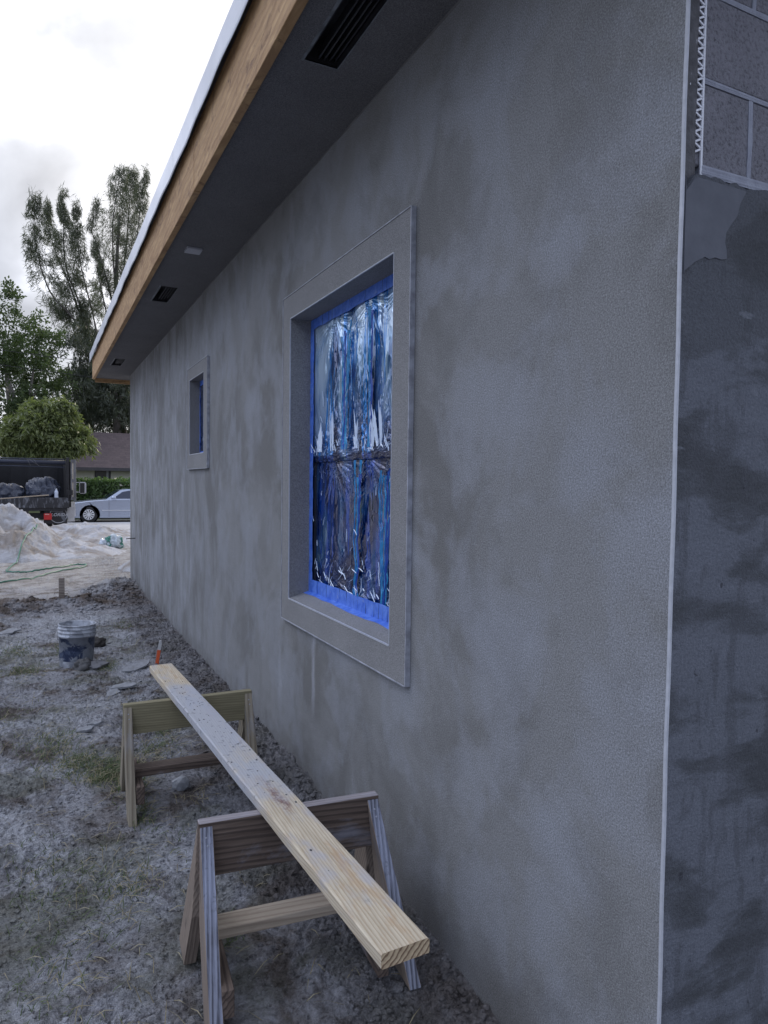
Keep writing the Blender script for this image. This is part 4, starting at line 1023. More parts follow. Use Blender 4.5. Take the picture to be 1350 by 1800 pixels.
bm = BM(); box(bm, (-1.40, TY+.02, .42), (-1.2, TY+.08, .62)); bevel(bm, .012); obj('tail_light', bm, bpy.data.materials['red_lens'], tk)
bm = BM(); prism(bm, [(TY+.55, .50), (TY+.7, .78), (TY+1.0, .93), (TY+1.6, .93), (TY+1.95, .78), (TY+2.1, .5), (TY+2.0, .5), (TY+1.85, .74), (TY+1.55, .88), (TY+1.05, .88), (TY+.78, .74), (TY+.65, .5)], 0, .83, 1.06)
box(bm, (.83, TY+.52, .34), (1.03, TY+.56, .80)); obj('fender', bm, simple('white_truck_paint', (.6, .61, .63), (.5, .5, .52), 6, .4), tk)
# cab
bm = BM(); prism(bm, [(TY+4.05, .62), (TY+4.05, 2.12), (TY+4.25, 2.2), (TY+5.15, 2.18), (TY+5.55, 1.55), (TY+6.2, 1.42), (TY+6.35, 1.2), (TY+6.35, .55), (TY+5.4, .55), (TY+5.3, .95), (TY+4.6, .95), (TY+4.45, .6)], 0, -1.22, .68); bevel(bm, .02); obj('cab', bm, bpy.data.materials['white_truck_paint'], tk)
bm = BM(); box(bm, (-1.0, TY+4.035, 1.5), (.45, TY+4.045, 2.0)); box(bm, (.681, TY+4.3, 1.5), (.688, TY+5.2, 2.0)); obj('cab_glass', bm, M['black'], tk)
bm = BM(); box(bm, (1.38, TY+4.9, 1.14), (1.62, TY+4.98, 1.58)); bevel(bm, .03, 2); tube(bm, [(.68, TY+5.0, 1.55), (1.42, TY+4.97, 1.56)], .015, 6); tube(bm, [(.68, TY+5.0, 1.2), (1.42, TY+4.97, 1.2)], .015, 6)
mi = obj('side_mirror', bm, simple('chrome_mirror_shell', (.45, .45, .48), (.4, .4, .42), 6, .3), tk)
bm = BM(); box(bm, (1.405, TY+4.888, 1.17), (1.56, TY+4.899, 1.54)); obj('mirror_glass', bm, M['black'], mi)

# bags and bottle in the bed
M['bag'] = mat('black_bin_bag', (.035, .045, .075), .28, spec=.7, fn=lambda n, b, o: do_bump(n, b, n.noise(n.mapping(o, (1, 1, .5)), 9, 5, .65, 1.2), .8, .05))
bm = bag_mesh((-.86, TY+.62, 1.15), (.50, .42, .40), 2.4, 5, .22); tag(obj('bin_bag', bm, M['bag'], smooth=True), 'low dark bin bag at the left inside the truck bed', 'bin bag', 'bin bags in the truck bed')
bm = bag_mesh((.16, TY+.55, 1.26), (.46, .40, .46), 6.6, 5, .24)
for v in bm.verts:
    t = max(0, -(v.co.x-.0)); 
    if v.co.x < -.05 and v.co.z > 1.3: v.co.z += .35*t; v.co.x -= .1*t
tag(obj('bin_bag', bm, M['bag'], smooth=True), 'taller blue-black bin bag at the right inside the truck bed', 'bin bag', 'bin bags in the truck bed')
bt = empty('water_bottle', (.50, TY+.005, 1.10), 'clear water bottle standing on the truck tailgate', 'bottle')
bm = BM(); lathe(bm, [(0.001, 0), (.055, 0), (.058, .02), (.052, .10), (.058, .15), (.05, .20), (.022, .235), (.022, .25)], (0, 0, 0), 16); obj('body', bm, mat('cloudy_plastic', (.50, .56, .68), .2, spec=.8), bt, world=False)
bm = BM(); lathe(bm, [(.026, .248), (.026, .27), (.001, .272)], (0, 0, 0), 14); obj('cap', bm, mat('white_cap', (.7, .72, .75), .4), bt, world=False)
bm = BM(); box(bm, (-.95, 0, 0), (.55, .14, .03)); bevel(bm, .004); o = obj('scrap_board', bm, M['wood_rail']); o.location = (-.25, TY-.02, 1.115); o.rotation_euler = (0, R(-5), R(3)); tag(o, 'pale board lying along the top of the tailgate before the bags', 'board')

# ------------------------------------------------------------------ silver car
CY, CG = 30.95, -.092
car = empty('parked_car', (3.4, CY+.92, CG), 'silver sedan parked on the street in front of the hedge', 'car')
M['car'] = mat('silver_car_paint', (.40, .45, .56), .25, metal=.6, spec=.6)
M['car'].node_tree.nodes['Principled BSDF'].inputs['Coat Weight'].default_value = .5
WR = .335; wf, wr_ = 1.85, 4.75
def arch(cx_, r_, n=12, z0=.20):
    a0 = math.asin((z0-WR)/r_) if abs((z0-WR)/r_) < 1 else 0
    return [(cx_+r_*math.cos(t), WR+r_*math.sin(t)) for t in np.linspace(math.pi-a0, a0, n)]
low = [(.98, .32), (.95, .50), (.98, .66), (1.06, .76), (1.35, .84), (1.8, .90), (2.3, .945), (2.62, .965), (3.2, .985), (4.2, 1.0), (4.9, 1.0), (5.3, .98), (5.9, .955), (6.2, .90), (6.27, .7), (6.25, .45), (6.15, .25)]
outl = low+arch(wr_, .40)[::-1]+arch(wf, .40)[::-1]+[(1.05, .22)]
# polygon sides with tumblehome: rows across the width
def car_loft(outline, secs, name, m, parent):
    bm = BM(); rows = []
    cxm = 3.6
    for (yy, inset) in secs:
        rows.append([bm.verts.new((cxm+(x-cxm)*(1-inset*.02), CY+yy, CG+(z-.5)*(1-inset*.0)+.5-(inset*.03 if z > .8 else 0)+(0))) for x, z in outline])
    for A, B in zip(rows, rows[1:]):
        for k in range(len(A)): f = bm.faces.new((A[k], A[(k+1) % len(A)], B[(k+1) % len(A)], B[k])); f.smooth = True
    bm.faces.new(rows[0]); bm.faces.new(rows[-1][::-1])
    bmesh.ops.triangulate(bm, faces=[f for f in bm.faces if len(f.verts) > 4])
    return obj(name, bm, m, parent)
body = car_loft(outl, [(.012, 1.2), (0.04, .3), (.10, 0), (1.75, 0), (1.81, .3), (1.84, 1.2)], 'body', M['car'], car)
bm = BM()
gh_pts = [(2.50, .955, 1), (3.08, 1.345, 0), (3.35, 1.39, 0), (4.5, 1.385, 0), (4.75, 1.35, 0), (5.35, .985, 1)]
L_, R_ = [], []
for x, z, e in gh_pts:
    ins = .06 if e else .20
    L_.append(bm.verts.new((x, CY+ins, CG+z))); R_.append(bm.verts.new((x, CY+1.85-ins, CG+z)))
for k in range(5): bm.faces.new((L_[k], L_[k+1], R_[k+1], R_[k]))
bm.faces.new(L_[::-1]); bm.faces.new(R_); bevel(bm, .03, 2); obj('cabin', bm, M['car'], car)
M['cglass'] = mat('dark_car_glass', (.02, .03, .06), .06, spec=.8)
def sidewin(pts):
    bm = BM(); vs = []
    for x, z in pts:
        t = (z-.955)/(1.37-.955); vs.append(bm.verts.new((x, CY+.05+.145*t-.006, CG+z)))
    bm.faces.new(vs); return bm
obj('side_window', sidewin([(2.78, 1.00), (3.16, 1.275), (3.42, 1.325), (3.78, 1.33), (3.78, 1.00)]), M['cglass'], car)
obj('side_window', sidewin([(3.86, 1.00), (3.86, 1.33), (4.45, 1.325), (4.72, 1.26), (4.95, 1.02)]), M['cglass'], car)
bm = BM(); vs = [bm.verts.new(p) for p in ((2.54, CY+.14, CG+.992), (2.54, CY+1.71, CG+.992), (3.04, CY+1.62, CG+1.328), (3.04, CY+.23, CG+1.328))]
for v in vs: v.co.x -= .012; v.co.z += .012
bm.faces.new(vs); obj('windscreen', bm, M['cglass'], car)
for cx_ in (wf, wr_):
    wheel(car, (cx_, CY+.13, CG+WR), WR, .22, M['rim'], 11, face=-1, rr=.64, ax=1); wheel(car, (cx_, CY+1.72, CG+WR), WR, .22, M['rim'], 11, face=1, rr=.64, ax=1)
    bm = BM(); lathe(bm, [(.385, .03), (.385, .35), (.02, .35)], (cx_, CY+.06, CG+WR), 30, 1); obj('wheel_arch', bm, M['black'], car)
bm = bag_mesh((2.80, CY-.06, CG+1.03), (.10, .06, .075), 1.1, 3, 0); obj('wing_mirror', bm, M['car'], car, smooth=True)
bm = BM(); box(bm, (2.62, CY+.004, CG+.25), (2.628, CY+.02, CG+.93)); obj('door_seam', bm, M['black'], car)
bm = BM(); box(bm, (3.82, CY+.002, CG+.25), (3.828, CY+.02, CG+.95)); obj('door_seam', bm, M['black'], car)
bm = BM(); box(bm, (2.35, CY-.006, CG+.50), (4.3, CY+.012, CG+.525)); obj('trim_strip', bm, mat('bright_trim', (.7, .72, .76), .25, metal=.4), car)
bm = BM(); box(bm, (3.52, CY-.014, CG+.86), (3.70, CY+.01, CG+.885)); obj('door_handle', bm, M['cglass'], car)
bm = BM(); box(bm, (4.55, CY-.014, CG+.87), (4.73, CY+.01, CG+.895)); obj('door_handle', bm, M['cglass'], car)
bm = BM(); box(bm, (2.3, CY+.06, CG+.15), (4.3, CY+1.7, CG+.30)); obj('underside', bm, M['black'], car)
bm = BM(); box(bm, (.975, CY+.08, CG+.62), (1.03, CY+.5, CG+.74)); bevel(bm, .02); obj('headlight', bm, M['film3'], car)

# ------------------------------------------------------------------ neighbour's house
def bungalow(name, x0, x1, yy, depth, zb, ze, zr, wallm, roofm, label, ov=.5, wins=()):
    h = empty(name, ((x0+x1)/2, yy, zb), label, 'house')
    bm = BM(); box(bm, (x0+ov, yy+ov, zb-.3), (x1-ov, yy+depth-ov, ze)); wl_ = obj('wall', bm, wallm, h)
    bm = BM(); zr0 = ze-.10; hd = depth/2
    V_ = [bm.verts.new(p) for p in ((x0, yy, zr0), (x1, yy, zr0), (x1, yy+depth, zr0), (x0, yy+depth, zr0))]
    a, b__ = bm.verts.new((x0+hd*.62, yy+hd, zr)), bm.verts.new((x1-hd*.62, yy+hd, zr))
    bm.faces.new((V_[0], V_[1], b__, a)); bm.faces.new((V_[1], V_[2], b__)); bm.faces.new((V_[2], V_[3], a, b__)); bm.faces.new((V_[3], V_[0], a)); bm.faces.new(V_)
    obj('roof', bm, roofm, h)
    bm = BM()
    for p, q in (((x0-.02, yy-.03, zr0-.16), (x1+.02, yy, zr0+.01)), ((x0-.03, yy, zr0-.16), (x0, yy+depth, zr0+.01)), ((x1, yy, zr0-.16), (x1+.03, yy+depth, zr0+.01))): box(bm, p, q)
    obj('gutter', bm, simple(name+'_gutter', (.05, .048, .055), (.07, .065, .07), 5, .5), h)
    for (wx0, wx1, wz0, wz1) in wins:
        bm = BM(); y_ = yy+ov
        box(bm, (wx0-.06, y_-.03, wz0-.06), (wx0, y_+.02, wz1+.06)); box(bm, (wx1, y_-.03, wz0-.06), (wx1+.06, y_+.02, wz1+.06)); box(bm, (wx0, y_-.03, wz1), (wx1, y_+.02, wz1+.06)); box(bm, (wx0, y_-.03, wz0-.06), (wx1, y_+.02, wz0))
        wn = obj('window', bm, mat('dark_window_frame', (.03, .03, .035), .5), h)
        bm = BM(); box(bm, (wx0, y_-.012, wz0), (wx1, y_+.01, wz1)); obj('pane', bm, mat('dim_pane', (.035, .04, .045), .15, spec=.7), wn)
        bm = BM(); box(bm, (wx1-.16, y_-.05, wz0-.05), (wx1-.06, y_-.014, wz1+.05)); obj('shutter', bm, simple('pale_shutter', (.35, .36, .38), (.3, .3, .32), 9), wn)
    return h
def shingle_fn(n, b, o):
    br = n.new('ShaderNodeTexBrick', ins={'Vector': n.mapping(o, (1, 1, 1), rot=(R(90), 0, 0)), 'Scale': 3.2, 'Color1': (.060, .045, .050, 1), 'Color2': (.095, .072, .075, 1), 'Mortar': (.03, .024, .026, 1), 'Mortar Size': .015, 'Brick Width': .9, 'Row Height': .36})
    c = n.mix(n.ramp(n.noise(o, 9, 5, .7), [(.35, 0), (.65, .6)]), br.outputs[0], (.115, .088, .090)); setc(n, b, c)
    do_bump(n, b, n.noise(o, 30, 4), .5, .02)
M['shingle'] = mat('brown_shingles', rough=.9, fn=shingle_fn)
bungalow('neighbour_house', .2, 13.5, 39.5, 8, -.05, 2.42, 4.42, simple('cream_wall_paint', (.58, .56, .47), (.52, .50, .43), 2, .85), M['shingle'], 'low cream house with brown shingle roof behind the hedge', wins=((2.75, 3.42, 1.1, 2.14),))
bungalow('white_house', -17, -9.0, 24, 7, 0, 2.6, 4.6, simple('white_wall_paint', (.62, .63, .64), (.7, .7, .7), 2, .8), simple('pale_metal_roof', (.5, .51, .53), (.56, .57, .58), 2, .5), 'white house mirrored faintly in the large window film')

# ------------------------------------------------------------------ plants
def leaves_mesh(name, P, D, L, W, fold=False):
    """P centres, D directions: one pointed leaf (two triangles as a quad) each"""
    n = len(P); D = D/np.linalg.norm(D, axis=1, keepdims=True)
    Rn = rng.normal(size=(n, 3)); S = np.cross(D, Rn); S /= np.linalg.norm(S, axis=1, keepdims=True)+1e-9
    L = np.broadcast_to(np.asarray(L, float), (n,))[:, None]; W = np.broadcast_to(np.asarray(W, float), (n,))[:, None]
    V = np.stack([P-D*L*.5, P+S*W*.5-D*L*.05, P+D*L*.5, P-S*W*.5-D*L*.05], 1).reshape(-1, 3)
    return np_mesh(name, V, np.arange(n*4).reshape(n, 4))
def trunk_mesh(paths):
    bm = BM()
    for path, r0, r1 in paths: tube(bm, path, lambda t, r0=r0, r1=r1: r0+(r1-r0)*t, 8, False)
    return bm
def resample(P, n):
    P = np.array([list(p) for p in P]); d = np.r_[0, np.cumsum(np.linalg.norm(np.diff(P, axis=0), axis=1))]
    t = np.linspace(0, d[-1], n); return np.stack([np.interp(t, d, P[:, k]) for k in range(3)], 1)
def casuarina(name, trunk, plumes, label, dens=1.0, base_r=.32, loose=None):
    b0 = trunk[0]; t = empty(name, (b0[0], b0[1], -.05), label, 'tree', 'casuarina trees beyond the street')
    paths = [(catmull([tuple(p) for p in trunk], 5), base_r, .07)]
    PP, DD, LL = [], [], []
    for pl_, rad, n in plumes:
        cp_ = np.array([list(p) for p in catmull([tuple(p) for p in pl_], 8)]); S = resample(cp_, 60)
        paths.append(([tuple(p) for p in S[::4]], .075, .015))
        n = int(n*dens*.75); k = rng.integers(0, 60, n); u = k/59
        ang = rng.uniform(0, 2*np.pi, n); rr = rad*(1-.72*u**1.6)*np.sqrt(rng.uniform(0, 1, n))
        # sprays gather in tufts so sky shows through between them
        tuft = rng.normal(size=(26, 3))*np.array([.9, .9, .5]); 
        C = S[k]; off = np.stack([np.cos(ang)*rr, np.sin(ang)*rr, rng.normal(0, .25, n)], 1)
        P = C+off
        m = fbm(P[:, 0]*1.25, P[:, 1]*1.0, P[:, 2]*1.0, 2); keep = m > .07-.25*u
        P, off = P[keep], off[keep]
        D = off*np.array([.8, .8, .3])+np.array([.05, 0, .25])+rng.normal(0, .35, P.shape)+np.array([0, 0, -.95])*(rng.uniform(0, 1, (len(P), 1)) > .35)
        PP.append(P); DD.append(D); LL.append(rng.uniform(.22, .55, len(P)))
    if loose is not None:
        for c, r_, n in loose:
            # twigs: small branches carrying droopy tufts
            nt = max(6, n//190)
            for q in range(nt):
                a0 = Vector(c)+Vector(rng.normal(0, .25, 3)*r_); d = Vector((rng.normal(), rng.normal(), rng.normal()*.6+.2)).normalized()*r_*rng.uniform(.5, 1.0)
                S = np.linspace(0, 1, 120)[:, None]*np.array(d)+np.array(a0); S[:, 2] -= (np.linspace(0, 1, 120)**2)*r_*.25
                P = S+rng.normal(0, .16, S.shape); PP.append(P); D = rng.normal(0, .5, P.shape)+np.array([0, 0, -.8]); DD.append(D); LL.append(rng.uniform(.2, .5, len(P)))
                paths.append(([tuple(S[0]), tuple(S[60]), tuple(S[-1])], .025, .006))
    P = np.concatenate(PP); D = np.concatenate(DD); L_ = np.concatenate(LL)
    obj('crown', leaves_mesh('crown', P, D, L_*1.1, L_*.07), M['leaf_cas'], t)
    obj('trunk', trunk_mesh(paths), M['bark'], t)
    return t
def px(Y, *pts, dy=0.0):
    n = len(pts); return [tuple(at(a, b, Y+dy*k/max(1, n-1))) for k, (a, b) in enumerate(pts)]
Yc = 50
gr = lambda a, b, Y: (at(a, b, Y).x, Y, -.1)
casuarina('casuarina_tree', [gr(232, 800, Yc)]+px(Yc, (215, 755), (190, 690), (170, 640), (155, 590), (140, 530)),
    [(px(Yc, (158, 605), (125, 555), (92, 520), (72, 470), (60, 410), (62, 348), dy=-1.5), 1.25, 12000),
     (px(Yc, (150, 580), (122, 500), (100, 450), (86, 400), (84, 360), dy=2), .85, 6500),
     (px(Yc, (155, 590), (138, 530), (116, 470), (112, 410), (113, 344)), 1.15, 12000),
     (px(Yc, (180, 640), (165, 560), (150, 500), (138, 440), (135, 364), dy=-2), .95, 8500),
     (px(Yc, (185, 660), (160, 600), (120, 560), (90, 540)), .9, 4500)],
    'leaning casuarina left of the roof edge with four feathery upright plumes', 1.0,
    loose=[(at(140, 600, Yc), 2.2, 2400), (at(120, 545, Yc+1), 1.8, 2000), (at(170, 640, Yc-1), 1.8, 1800)])
casuarina('casuarina_tree', [gr(205, 800, Yc+4)]+px(Yc+4, (210, 740), (206, 640), (204, 560), (205, 470), (210, 380)),
    [(px(Yc+4, (204, 560), (190, 500), (170, 430), (160, 400), (172, 357), dy=-1), .75, 4500),
     (px(Yc+4, (205, 540), (200, 470), (198, 400), (205, 340), (212, 300)), 1.7, 13000),
     (px(Yc+4, (208, 540), (218, 470), (225, 400), (228, 350), (234, 302), dy=1.5), 1.45, 11000),
     (px(Yc+4, (210, 560), (232, 480), (243, 400), (248, 350), (256, 303), dy=-1), 1.15, 9000),
     (px(Yc+4, (200, 600), (185, 540), (172, 480), (165, 440)), .85, 5500)],
    'taller casuarina with a broad feathery top rising behind the roof edge', 1.0,
    loose=[(at(185, 600, Yc+4), 2.0, 1800), (at(215, 560, Yc+4), 2.0, 1800)])
# darker conifers low behind the roof corner
def dark_conifer(name, cx_, Y, top, spread, label, n=26):
    b = gr(cx_, 800, Y); pts = [b]+px(Y, (cx_, 740), (cx_-4, 690), (cx_-10, top+40))
    lo = []
    for q in range(n): lo.append((at(cx_+random.uniform(-spread, spread), random.uniform(top, 740), Y+random.uniform(-2, 2)), random.uniform(1.0, 1.9), 900))
    t = empty(name, b, label, 'tree', 'dark conifers behind the brown roof'); paths = [(catmull(pts, 5), .30, .08), (px(Y, (cx_-2, 720), (cx_+16, 680), (cx_+30, 640)), .14, .04), (px(Y, (cx_, 730), (cx_-22, 680), (cx_-30, 640)), .14, .04)]
    PP, DD = [], []
    for c, r_, m in lo:
        for q in range(4):
            a0 = np.array(c)+rng.normal(0, .3, 3)*r_; d = np.array([rng.normal(), rng.normal(), rng.normal()*.4]); d = d/np.linalg.norm(d)*r_
            S = np.linspace(0, 1, 90)[:, None]*d+a0; S[:, 2] -= np.linspace(0, 1, 90)**2*r_*.35
            PP.append(S+rng.normal(0, .15, S.shape)); DD.append(rng.normal(0, .5, S.shape)+np.array([0, 0, -.7]))
    P = np.concatenate(PP); D = np.concatenate(DD)
    obj('crown', leaves_mesh('crown', P, D, rng.uniform(.2, .5, len(P)), .06), M['leaf_dark'], t); obj('trunk', trunk_mesh(paths), M['bark'], t)
dark_conifer('conifer_tree', 205, 47, 655, 34, 'dark drooping conifer right behind the roof corner of the stucco house', 30)
dark_conifer('conifer_tree', 150, 48.5, 590, 38, 'dark conifer filling the gap below the leaning casuarina', 30)
dark_conifer('conifer_tree', 262, 49, 640, 38, 'dark conifer hidden mostly behind the stucco house', 22)

def broadleaf(name, base, blobs, n, leaf, m, label, group, bark='bark_pale', trunks=None, droop=0, cat='tree', shell=.55, tuftn=70, gap=0.0):
    t = empty(name, base, label, cat, group)
    PP, DD = [], []
    vol = sum(b[1]**2 for b in blobs)
    for c, r_ in blobs:
        k = int(n*r_*r_/vol); nt = max(4, k//tuftn)
        u = rng.normal(size=(nt, 3)); u /= np.linalg.norm(u, axis=1, keepdims=True)
        rad = (shell+(1-shell)*rng.uniform(0, 1, nt)**.6)*(1+.25*fbm(u[:, 0]*2+c[0], u[:, 1]*2, u[:, 2]*2, 2))
        T = u*rad[:, None]*r_*np.array([1, 1, .85])+np.array(c)
        ids = rng.integers(0, nt, k); off = rng.normal(0, .13*r_**.5, (k, 3)); P = T[ids]+off
        D = u[ids]*.7+off*1.5+rng.normal(0, .5, (k, 3))+np.array([0, 0, -droop]); PP.append(P); DD.append(D)
    P = np.concatenate(PP); D = np.concatenate(DD)
    if gap: 
        keep = fbm(P[:, 0]*.8, P[:, 1]*.8, P[:, 2]*.8, 2) > gap; P, D = P[keep], D[keep]
    lv = rng.uniform(.7, 1.3, len(P))*leaf[0]
    obj('crown', leaves_mesh('crown', P, D, lv, lv*leaf[1]/leaf[0]), M[m], t)
    obj('trunk', trunk_mesh(trunks), M[bark], t)
    return t
# mango behind the truck
Y_ = 34
mb = [(at(150, 772, Y_), .5), (at(60, 722, Y_), .55), (at(118, 722, Y_), .55), (at(30, 745, Y_), .6), (at(80, 762, Y_), 1.2), (at(110, 750, Y_+.5), 1.0), (at(55, 757, Y_-.3), 1.1), (at(25, 778, Y_), 1.0), (at(130, 775, Y_), .9), (at(90, 735, Y_), .95), (at(100, 790, Y_-.5), .85), (at(5, 790, Y_+.4), .9), (at(60, 790, Y_), .9), (at(-20, 785, Y_), .8)]
g0 = gr(104, 820, Y_)
broadleaf('mango_tree', g0, [(tuple(c), r_) for c, r_ in mb], 26000, (.26, .07), 'leaf_mango', 'round mango tree with long bright green leaves above the truck', None, 'bark', trunks=[([g0]+px(Y_, (105, 800), (112, 785)), .10, .05), (px(Y_, (105, 805), (95, 780), (80, 750)), .06, .02), (px(Y_, (105, 800), (125, 770)), .05, .02), (px(Y_, (105, 805), (60, 775)), .05, .02)], droop=.7, shell=.45)
# ficus group at left
Y_ = 43
fb_ = [(at(20, 610, Y_), 2.2), (at(-10, 570, Y_), 2.2), (at(55, 600, Y_+1), 1.7), (at(20, 680, Y_), 2.1), (at(60, 650, Y_), 1.8), (at(90, 690, Y_+1), 1.5), (at(5, 530, Y_), 1.2), (at(-40, 640, Y_), 2.6), (at(80, 625, Y_+2), 1.4), (at(15, 740, Y_), 1.6), (at(70, 730, Y_), 1.5)]
g0 = gr(45, 800, Y_)
broadleaf('ficus_tree', g0, [(tuple(c), r_) for c, r_ in fb_], 30000, (.17, .09), 'leaf_green', 'spreading green tree with pale forked trunks at the left edge', None, trunks=[([g0]+px(Y_, (38, 745), (26, 705), (12, 660), (5, 600)), .20, .06), ([g0]+px(Y_, (44, 740), (52, 700), (60, 640)), .15, .05), (px(Y_, (50, 710), (75, 670), (90, 640)), .08, .03)], shell=.35, gap=-.12)
Y_ = 56
g0 = gr(20, 820, Y_)
broadleaf('far_tree', g0, [(tuple(at(a, b, Y_)), r_) for a, b, r_ in ((0, 640, 2.6), (50, 700, 2.6), (100, 720, 2.4), (140, 740, 2.0), (-40, 690, 3), (180, 750, 2.2), (230, 760, 2.5), (70, 770, 2.4))], 7500, (.22, .12), 'leaf_dark', 'dark far tree closing the view behind the green tree', None, 'bark', trunks=[([g0]+px(Y_, (20, 740), (10, 660)), .25, .1)], gap=-.05)
# hedge
n = 20000; X_ = rng.uniform(.2, 12, n); top = 1.66+.08*fbm(X_*1.6, X_*0, 2, 3); zz = rng.uniform(0, 1, n)**.7*top; Yh = 35.2+rng.uniform(-.55, .55, n); 
front = rng.uniform(0, 1, n) < .6; Yh[front] = 34.7+rng.normal(0, .09, front.sum()); hd = ~front; zz[hd] = top[hd]+rng.normal(0, .07, hd.sum())
P = np.stack([X_, Yh, zz-.05], 1); P += .12*np.stack([fbm(P[:, 0]*4, P[:, 2]*4, 1, 2), fbm(P[:, 0]*3, P[:, 2]*3, 5, 2), fbm(P[:, 0]*3, P[:, 2]*3, 9, 2)], 1)
D = rng.normal(0, .6, P.shape)+np.array([0, -.3, .5])
hg = empty('hedge', (6, 35, -.05), 'clipped green hedge between the silver car and the cream house', 'hedge')
obj('foliage', leaves_mesh('foliage', P, D, rng.uniform(.12, .22, n), .075), M['leaf_hedge'], hg)
bm = BM(); box(bm, (.3, 34.85, -.1), (11.9, 35.6, 1.4)); obj('inner_branches', bm, M['leaf_dark'], hg)
# trees out to the left that the window film mirrors
def side_tree(x, y, s, lab):
    bl = [((x+random.uniform(-2, 2)*s, y+random.uniform(-2, 2)*s, s*random.uniform(3.0, 6.5)), s*random.uniform(1.4, 2.2)) for _ in range(7)]
    broadleaf('yard_tree', (x, y, 0), bl, 5000, (.4*s**.5, .22), 'leaf_green', lab, 'yard trees left of the picture', 'bark', trunks=[([(x, y, -.1), (x+.1, y, 2.5*s), (x, y+.2, 5*s)], .22, .08)])
side_tree(-12, 33, 1.2, 'tree farthest right of those mirrored in the window film'); side_tree(-19, 34, 1.4, 'middle tree of those mirrored in the window film'); side_tree(-24, 28, 1.2, 'leftmost tree of those mirrored in the window film')
side_tree(-7, 37, 1.1, 'tree left of the ficus mirrored in the window film')

# overhead wires
for k, (z0, z1, lab) in enumerate(((7.05, 6.15, 'lower overhead wire crossing in front of the trees'), (7.75, 7.0, 'upper overhead wire crossing in front of the trees'))):
    bm = BM(); tube(bm, [(-25+60*t, 38, z0+(z1-z0)*(-25+60*t+1.6)/5.8*.35-.9*math.sin(math.pi*t)+.9*math.sin(math.pi*.4)) for t in np.linspace(0, 1, 30)], .014, 5)
    tag(obj('overhead_wire', bm, M['black']), lab, 'wire', 'overhead wires')

# ------------------------------------------------------------------ grass, straw, clods
def blades(name, pts, m, lab, cat, L=(.03, .08), w_=.003, flat=False):
    V, Fc = [], []
    for (x, y, rx, ry, n) in pts:
        for _ in range(n):
            a = x+random.gauss(0, rx); b = y+random.gauss(0, ry)
            if a > 1.29: continue
            z = gh(a, b) if n < 8 else None
            V.append((a, b)); 
    A = np.array(V); Z = gz(A[:, 0], A[:, 1]); n = len(A)
    l = rng.uniform(*L, n); th = rng.uniform(0, 2*np.pi, n); ln = rng.uniform(.5, 2.6, n) if not flat else rng.uniform(3, 9, n)
    dx, dy = np.cos(th), np.sin(th); nh = l/np.sqrt(1+ln**2)
    P0 = np.stack([A[:, 0], A[:, 1], Z-.002+(.003 if flat else 0)], 1)
    bend = rng.normal(0, .25, n)
    mid = P0+np.stack([dx*l*.5*np.minimum(ln, 1)*.5-dy*bend*l*.4, dy*l*.5*np.minimum(ln, 1)*.5+dx*bend*l*.4, nh*.62], 1)
    if flat: mid = P0+np.stack([dx*l*.5-dy*bend*l*.4, dy*l*.5+dx*bend*l*.4, nh+.003], 1)
    tip = P0+np.stack([dx*l*np.minimum(ln, 1)-dy*bend*l, dy*l*np.minimum(ln, 1)+dx*bend*l, nh], 1)
    S = np.stack([-dy, dx, 0*dx], 1)*w_*.5
    S2 = S+np.array([0, 0, w_*.25])
    V = np.stack([P0-S, P0+S, mid+S2, mid-S2, tip+S*.25, tip-S*.25], 1).reshape(-1, 3)
    I = np.arange(n)[:, None]*6; Fq = np.concatenate([I+np.array([0, 1, 2, 3]), I+np.array([3, 2, 4, 5])])
    tag(obj(name, np_mesh(name, V, Fq), M[m]), lab, cat, kind='stuff')
GT = [(x, y, rx*.8, ry*.8, n) for x, y, rx, ry, n in [(.02, 4.6, .10, .20, 240), (.20, 4.30, .08, .12, 500), (.36, 4.15, .07, .10, 500), (.42, 3.95, .06, .12, 300), (.45, 3.55, .03, .10, 130), (-.20, 7.4, .12, .2, 300), (-.14, 6.6, .12, .15, 300), (.52, 6.4, .05, .10, 200), (.16, 7.3, .06, .15, 120),
      (.12, 4.75, .08, .1, 130), (.58, 4.9, .05, .12, 160), (.70, 4.6, .06, .12, 120), (.62, 4.35, .08, .08, 130), (.60, 5.2, .05, .08, 80), (.15, 2.95, .12, .25, 260), (.30, 3.0, .08, .12, 120), (-.02, 3.2, .1, .2, 150), (.02, 2.55, .08, .15, 100), (.62, 2.55, .03, .05, 60), (.85, 8.2, .12, .25, 120), (.30, 4.05, .05, .05, 160), (.62, 3.25, .1, .12, 40), (-.2, 5.3, .2, .3, 160), (.8, 7.2, .08, .3, 60), (.08, 2.2, .1, .1, 60)]]
blades('grass', GT, 'grass', 'sparse green grass tufts growing in the sandy dirt', 'grass', (.018, .055), .003)
GT = [(x, y, rx, ry, n if y > 3.4 else n//3) for x, y, rx, ry, n in GT]
GT2 = [(x, y, rx*1.3, ry*1.3, n//3) for x, y, rx, ry, n in GT]+[(.3, 4, .4, 1.4, 260), (.3, 2.6, .35, .5, 160), (.62, 4.25, .1, .15, 160), (.72, 3.6, .05, .06, 30), (.35, 3.05, .08, .1, 70), (.5, 6, .4, 1.5, 200), (1.0, 2.3, .1, .3, 20)]
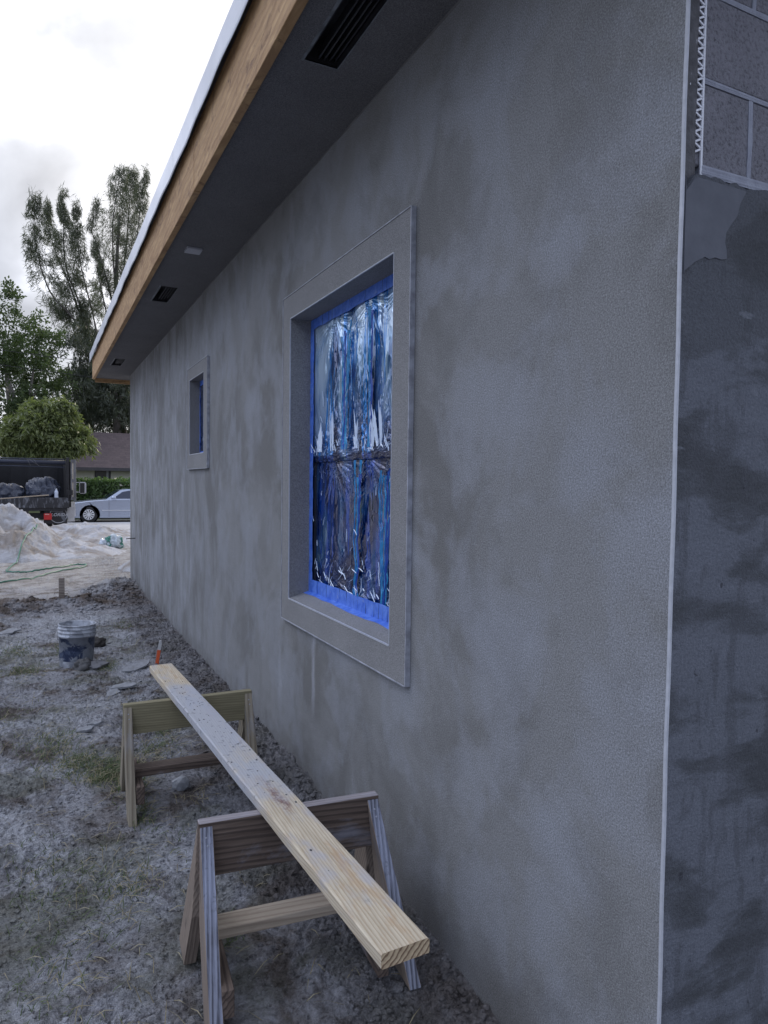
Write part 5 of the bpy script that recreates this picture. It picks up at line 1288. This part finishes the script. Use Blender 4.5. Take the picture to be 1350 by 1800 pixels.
blades('straw', GT2, 'straw', 'dry straw bits strewn over the dirt', 'straw', (.03, .10), .0026, flat=True)
# crumbled soil
bm0 = BM(); bmesh.ops.create_icosphere(bm0, subdivisions=1, radius=1); base_v = np.array([v.co[:] for v in bm0.verts]); base_f = np.array([[v.index for v in f.verts] for f in bm0.faces]); bm0.free()
def clods(name, zones, m, lab):
    Ps, Ss = [], []
    for (x, y, rx, ry, n, s0, s1) in zones:
        a = rng.uniform(-1, 1, n)*rx+x; b = rng.uniform(-1, 1, n)*ry+y; s = s0+(s1-s0)*rng.uniform(0, 1, n)**3
        k = (a < WX-.01); a, b, s = a[k], b[k], s[k]; Ps.append(np.stack([a, b, gz(a, b)+s*.2], 1)); Ss.append(s)
    P = np.concatenate(Ps); s = np.concatenate(Ss); n = len(P)
    V = base_v[None]*(1+.45*rng.uniform(-1, 1, (n, len(base_v), 1)))*s[:, None, None]*np.stack([rng.uniform(.7, 1.4, n), rng.uniform(.7, 1.4, n), rng.uniform(.5, .9, n)], 1)[:, None, :]+P[:, None, :]
    Fq = (base_f[None]+np.arange(n)[:, None, None]*len(base_v)).reshape(-1, 3)
    tag(obj(name, np_mesh(name, V.reshape(-1, 3), Fq, False), m), lab, 'soil', kind='stuff')
Z_ = [(1.15, y, .20, .5, 520, .004, .018) for y in np.arange(1.9, 11, 1.0)]+[(.35, 2.6, .75, 1.0, 9000, .0012, .0055), (.4, 4.4, .8, 1.2, 6000, .002, .008), (.35, 3.2, .7, 1.0, 1200, .004, .012), (.25, 2.4, .6, .8, 900, .004, .010), (.3, 7.5, .9, 2.0, 2500, .004, .014),(1.1, 2.0, .22, .35, 1500, .003, .012), (.9, 1.7, .3, .3, 700, .002, .009), (.4, 9.7, .8, .4, 900, .006, .03), (.9, 10.4, .35, .6, 700, .006, .035), (.5, 3.2, .8, 1.8, 1300, .002, .006), (.4, 6.5, .8, 2.2, 1000, .003, .011), (.2, 2.4, .4, .7, 800, .0015, .005)]
clods('soil_clods', Z_, M['ground'], 'crumbled soil lying along the foot of the wall')
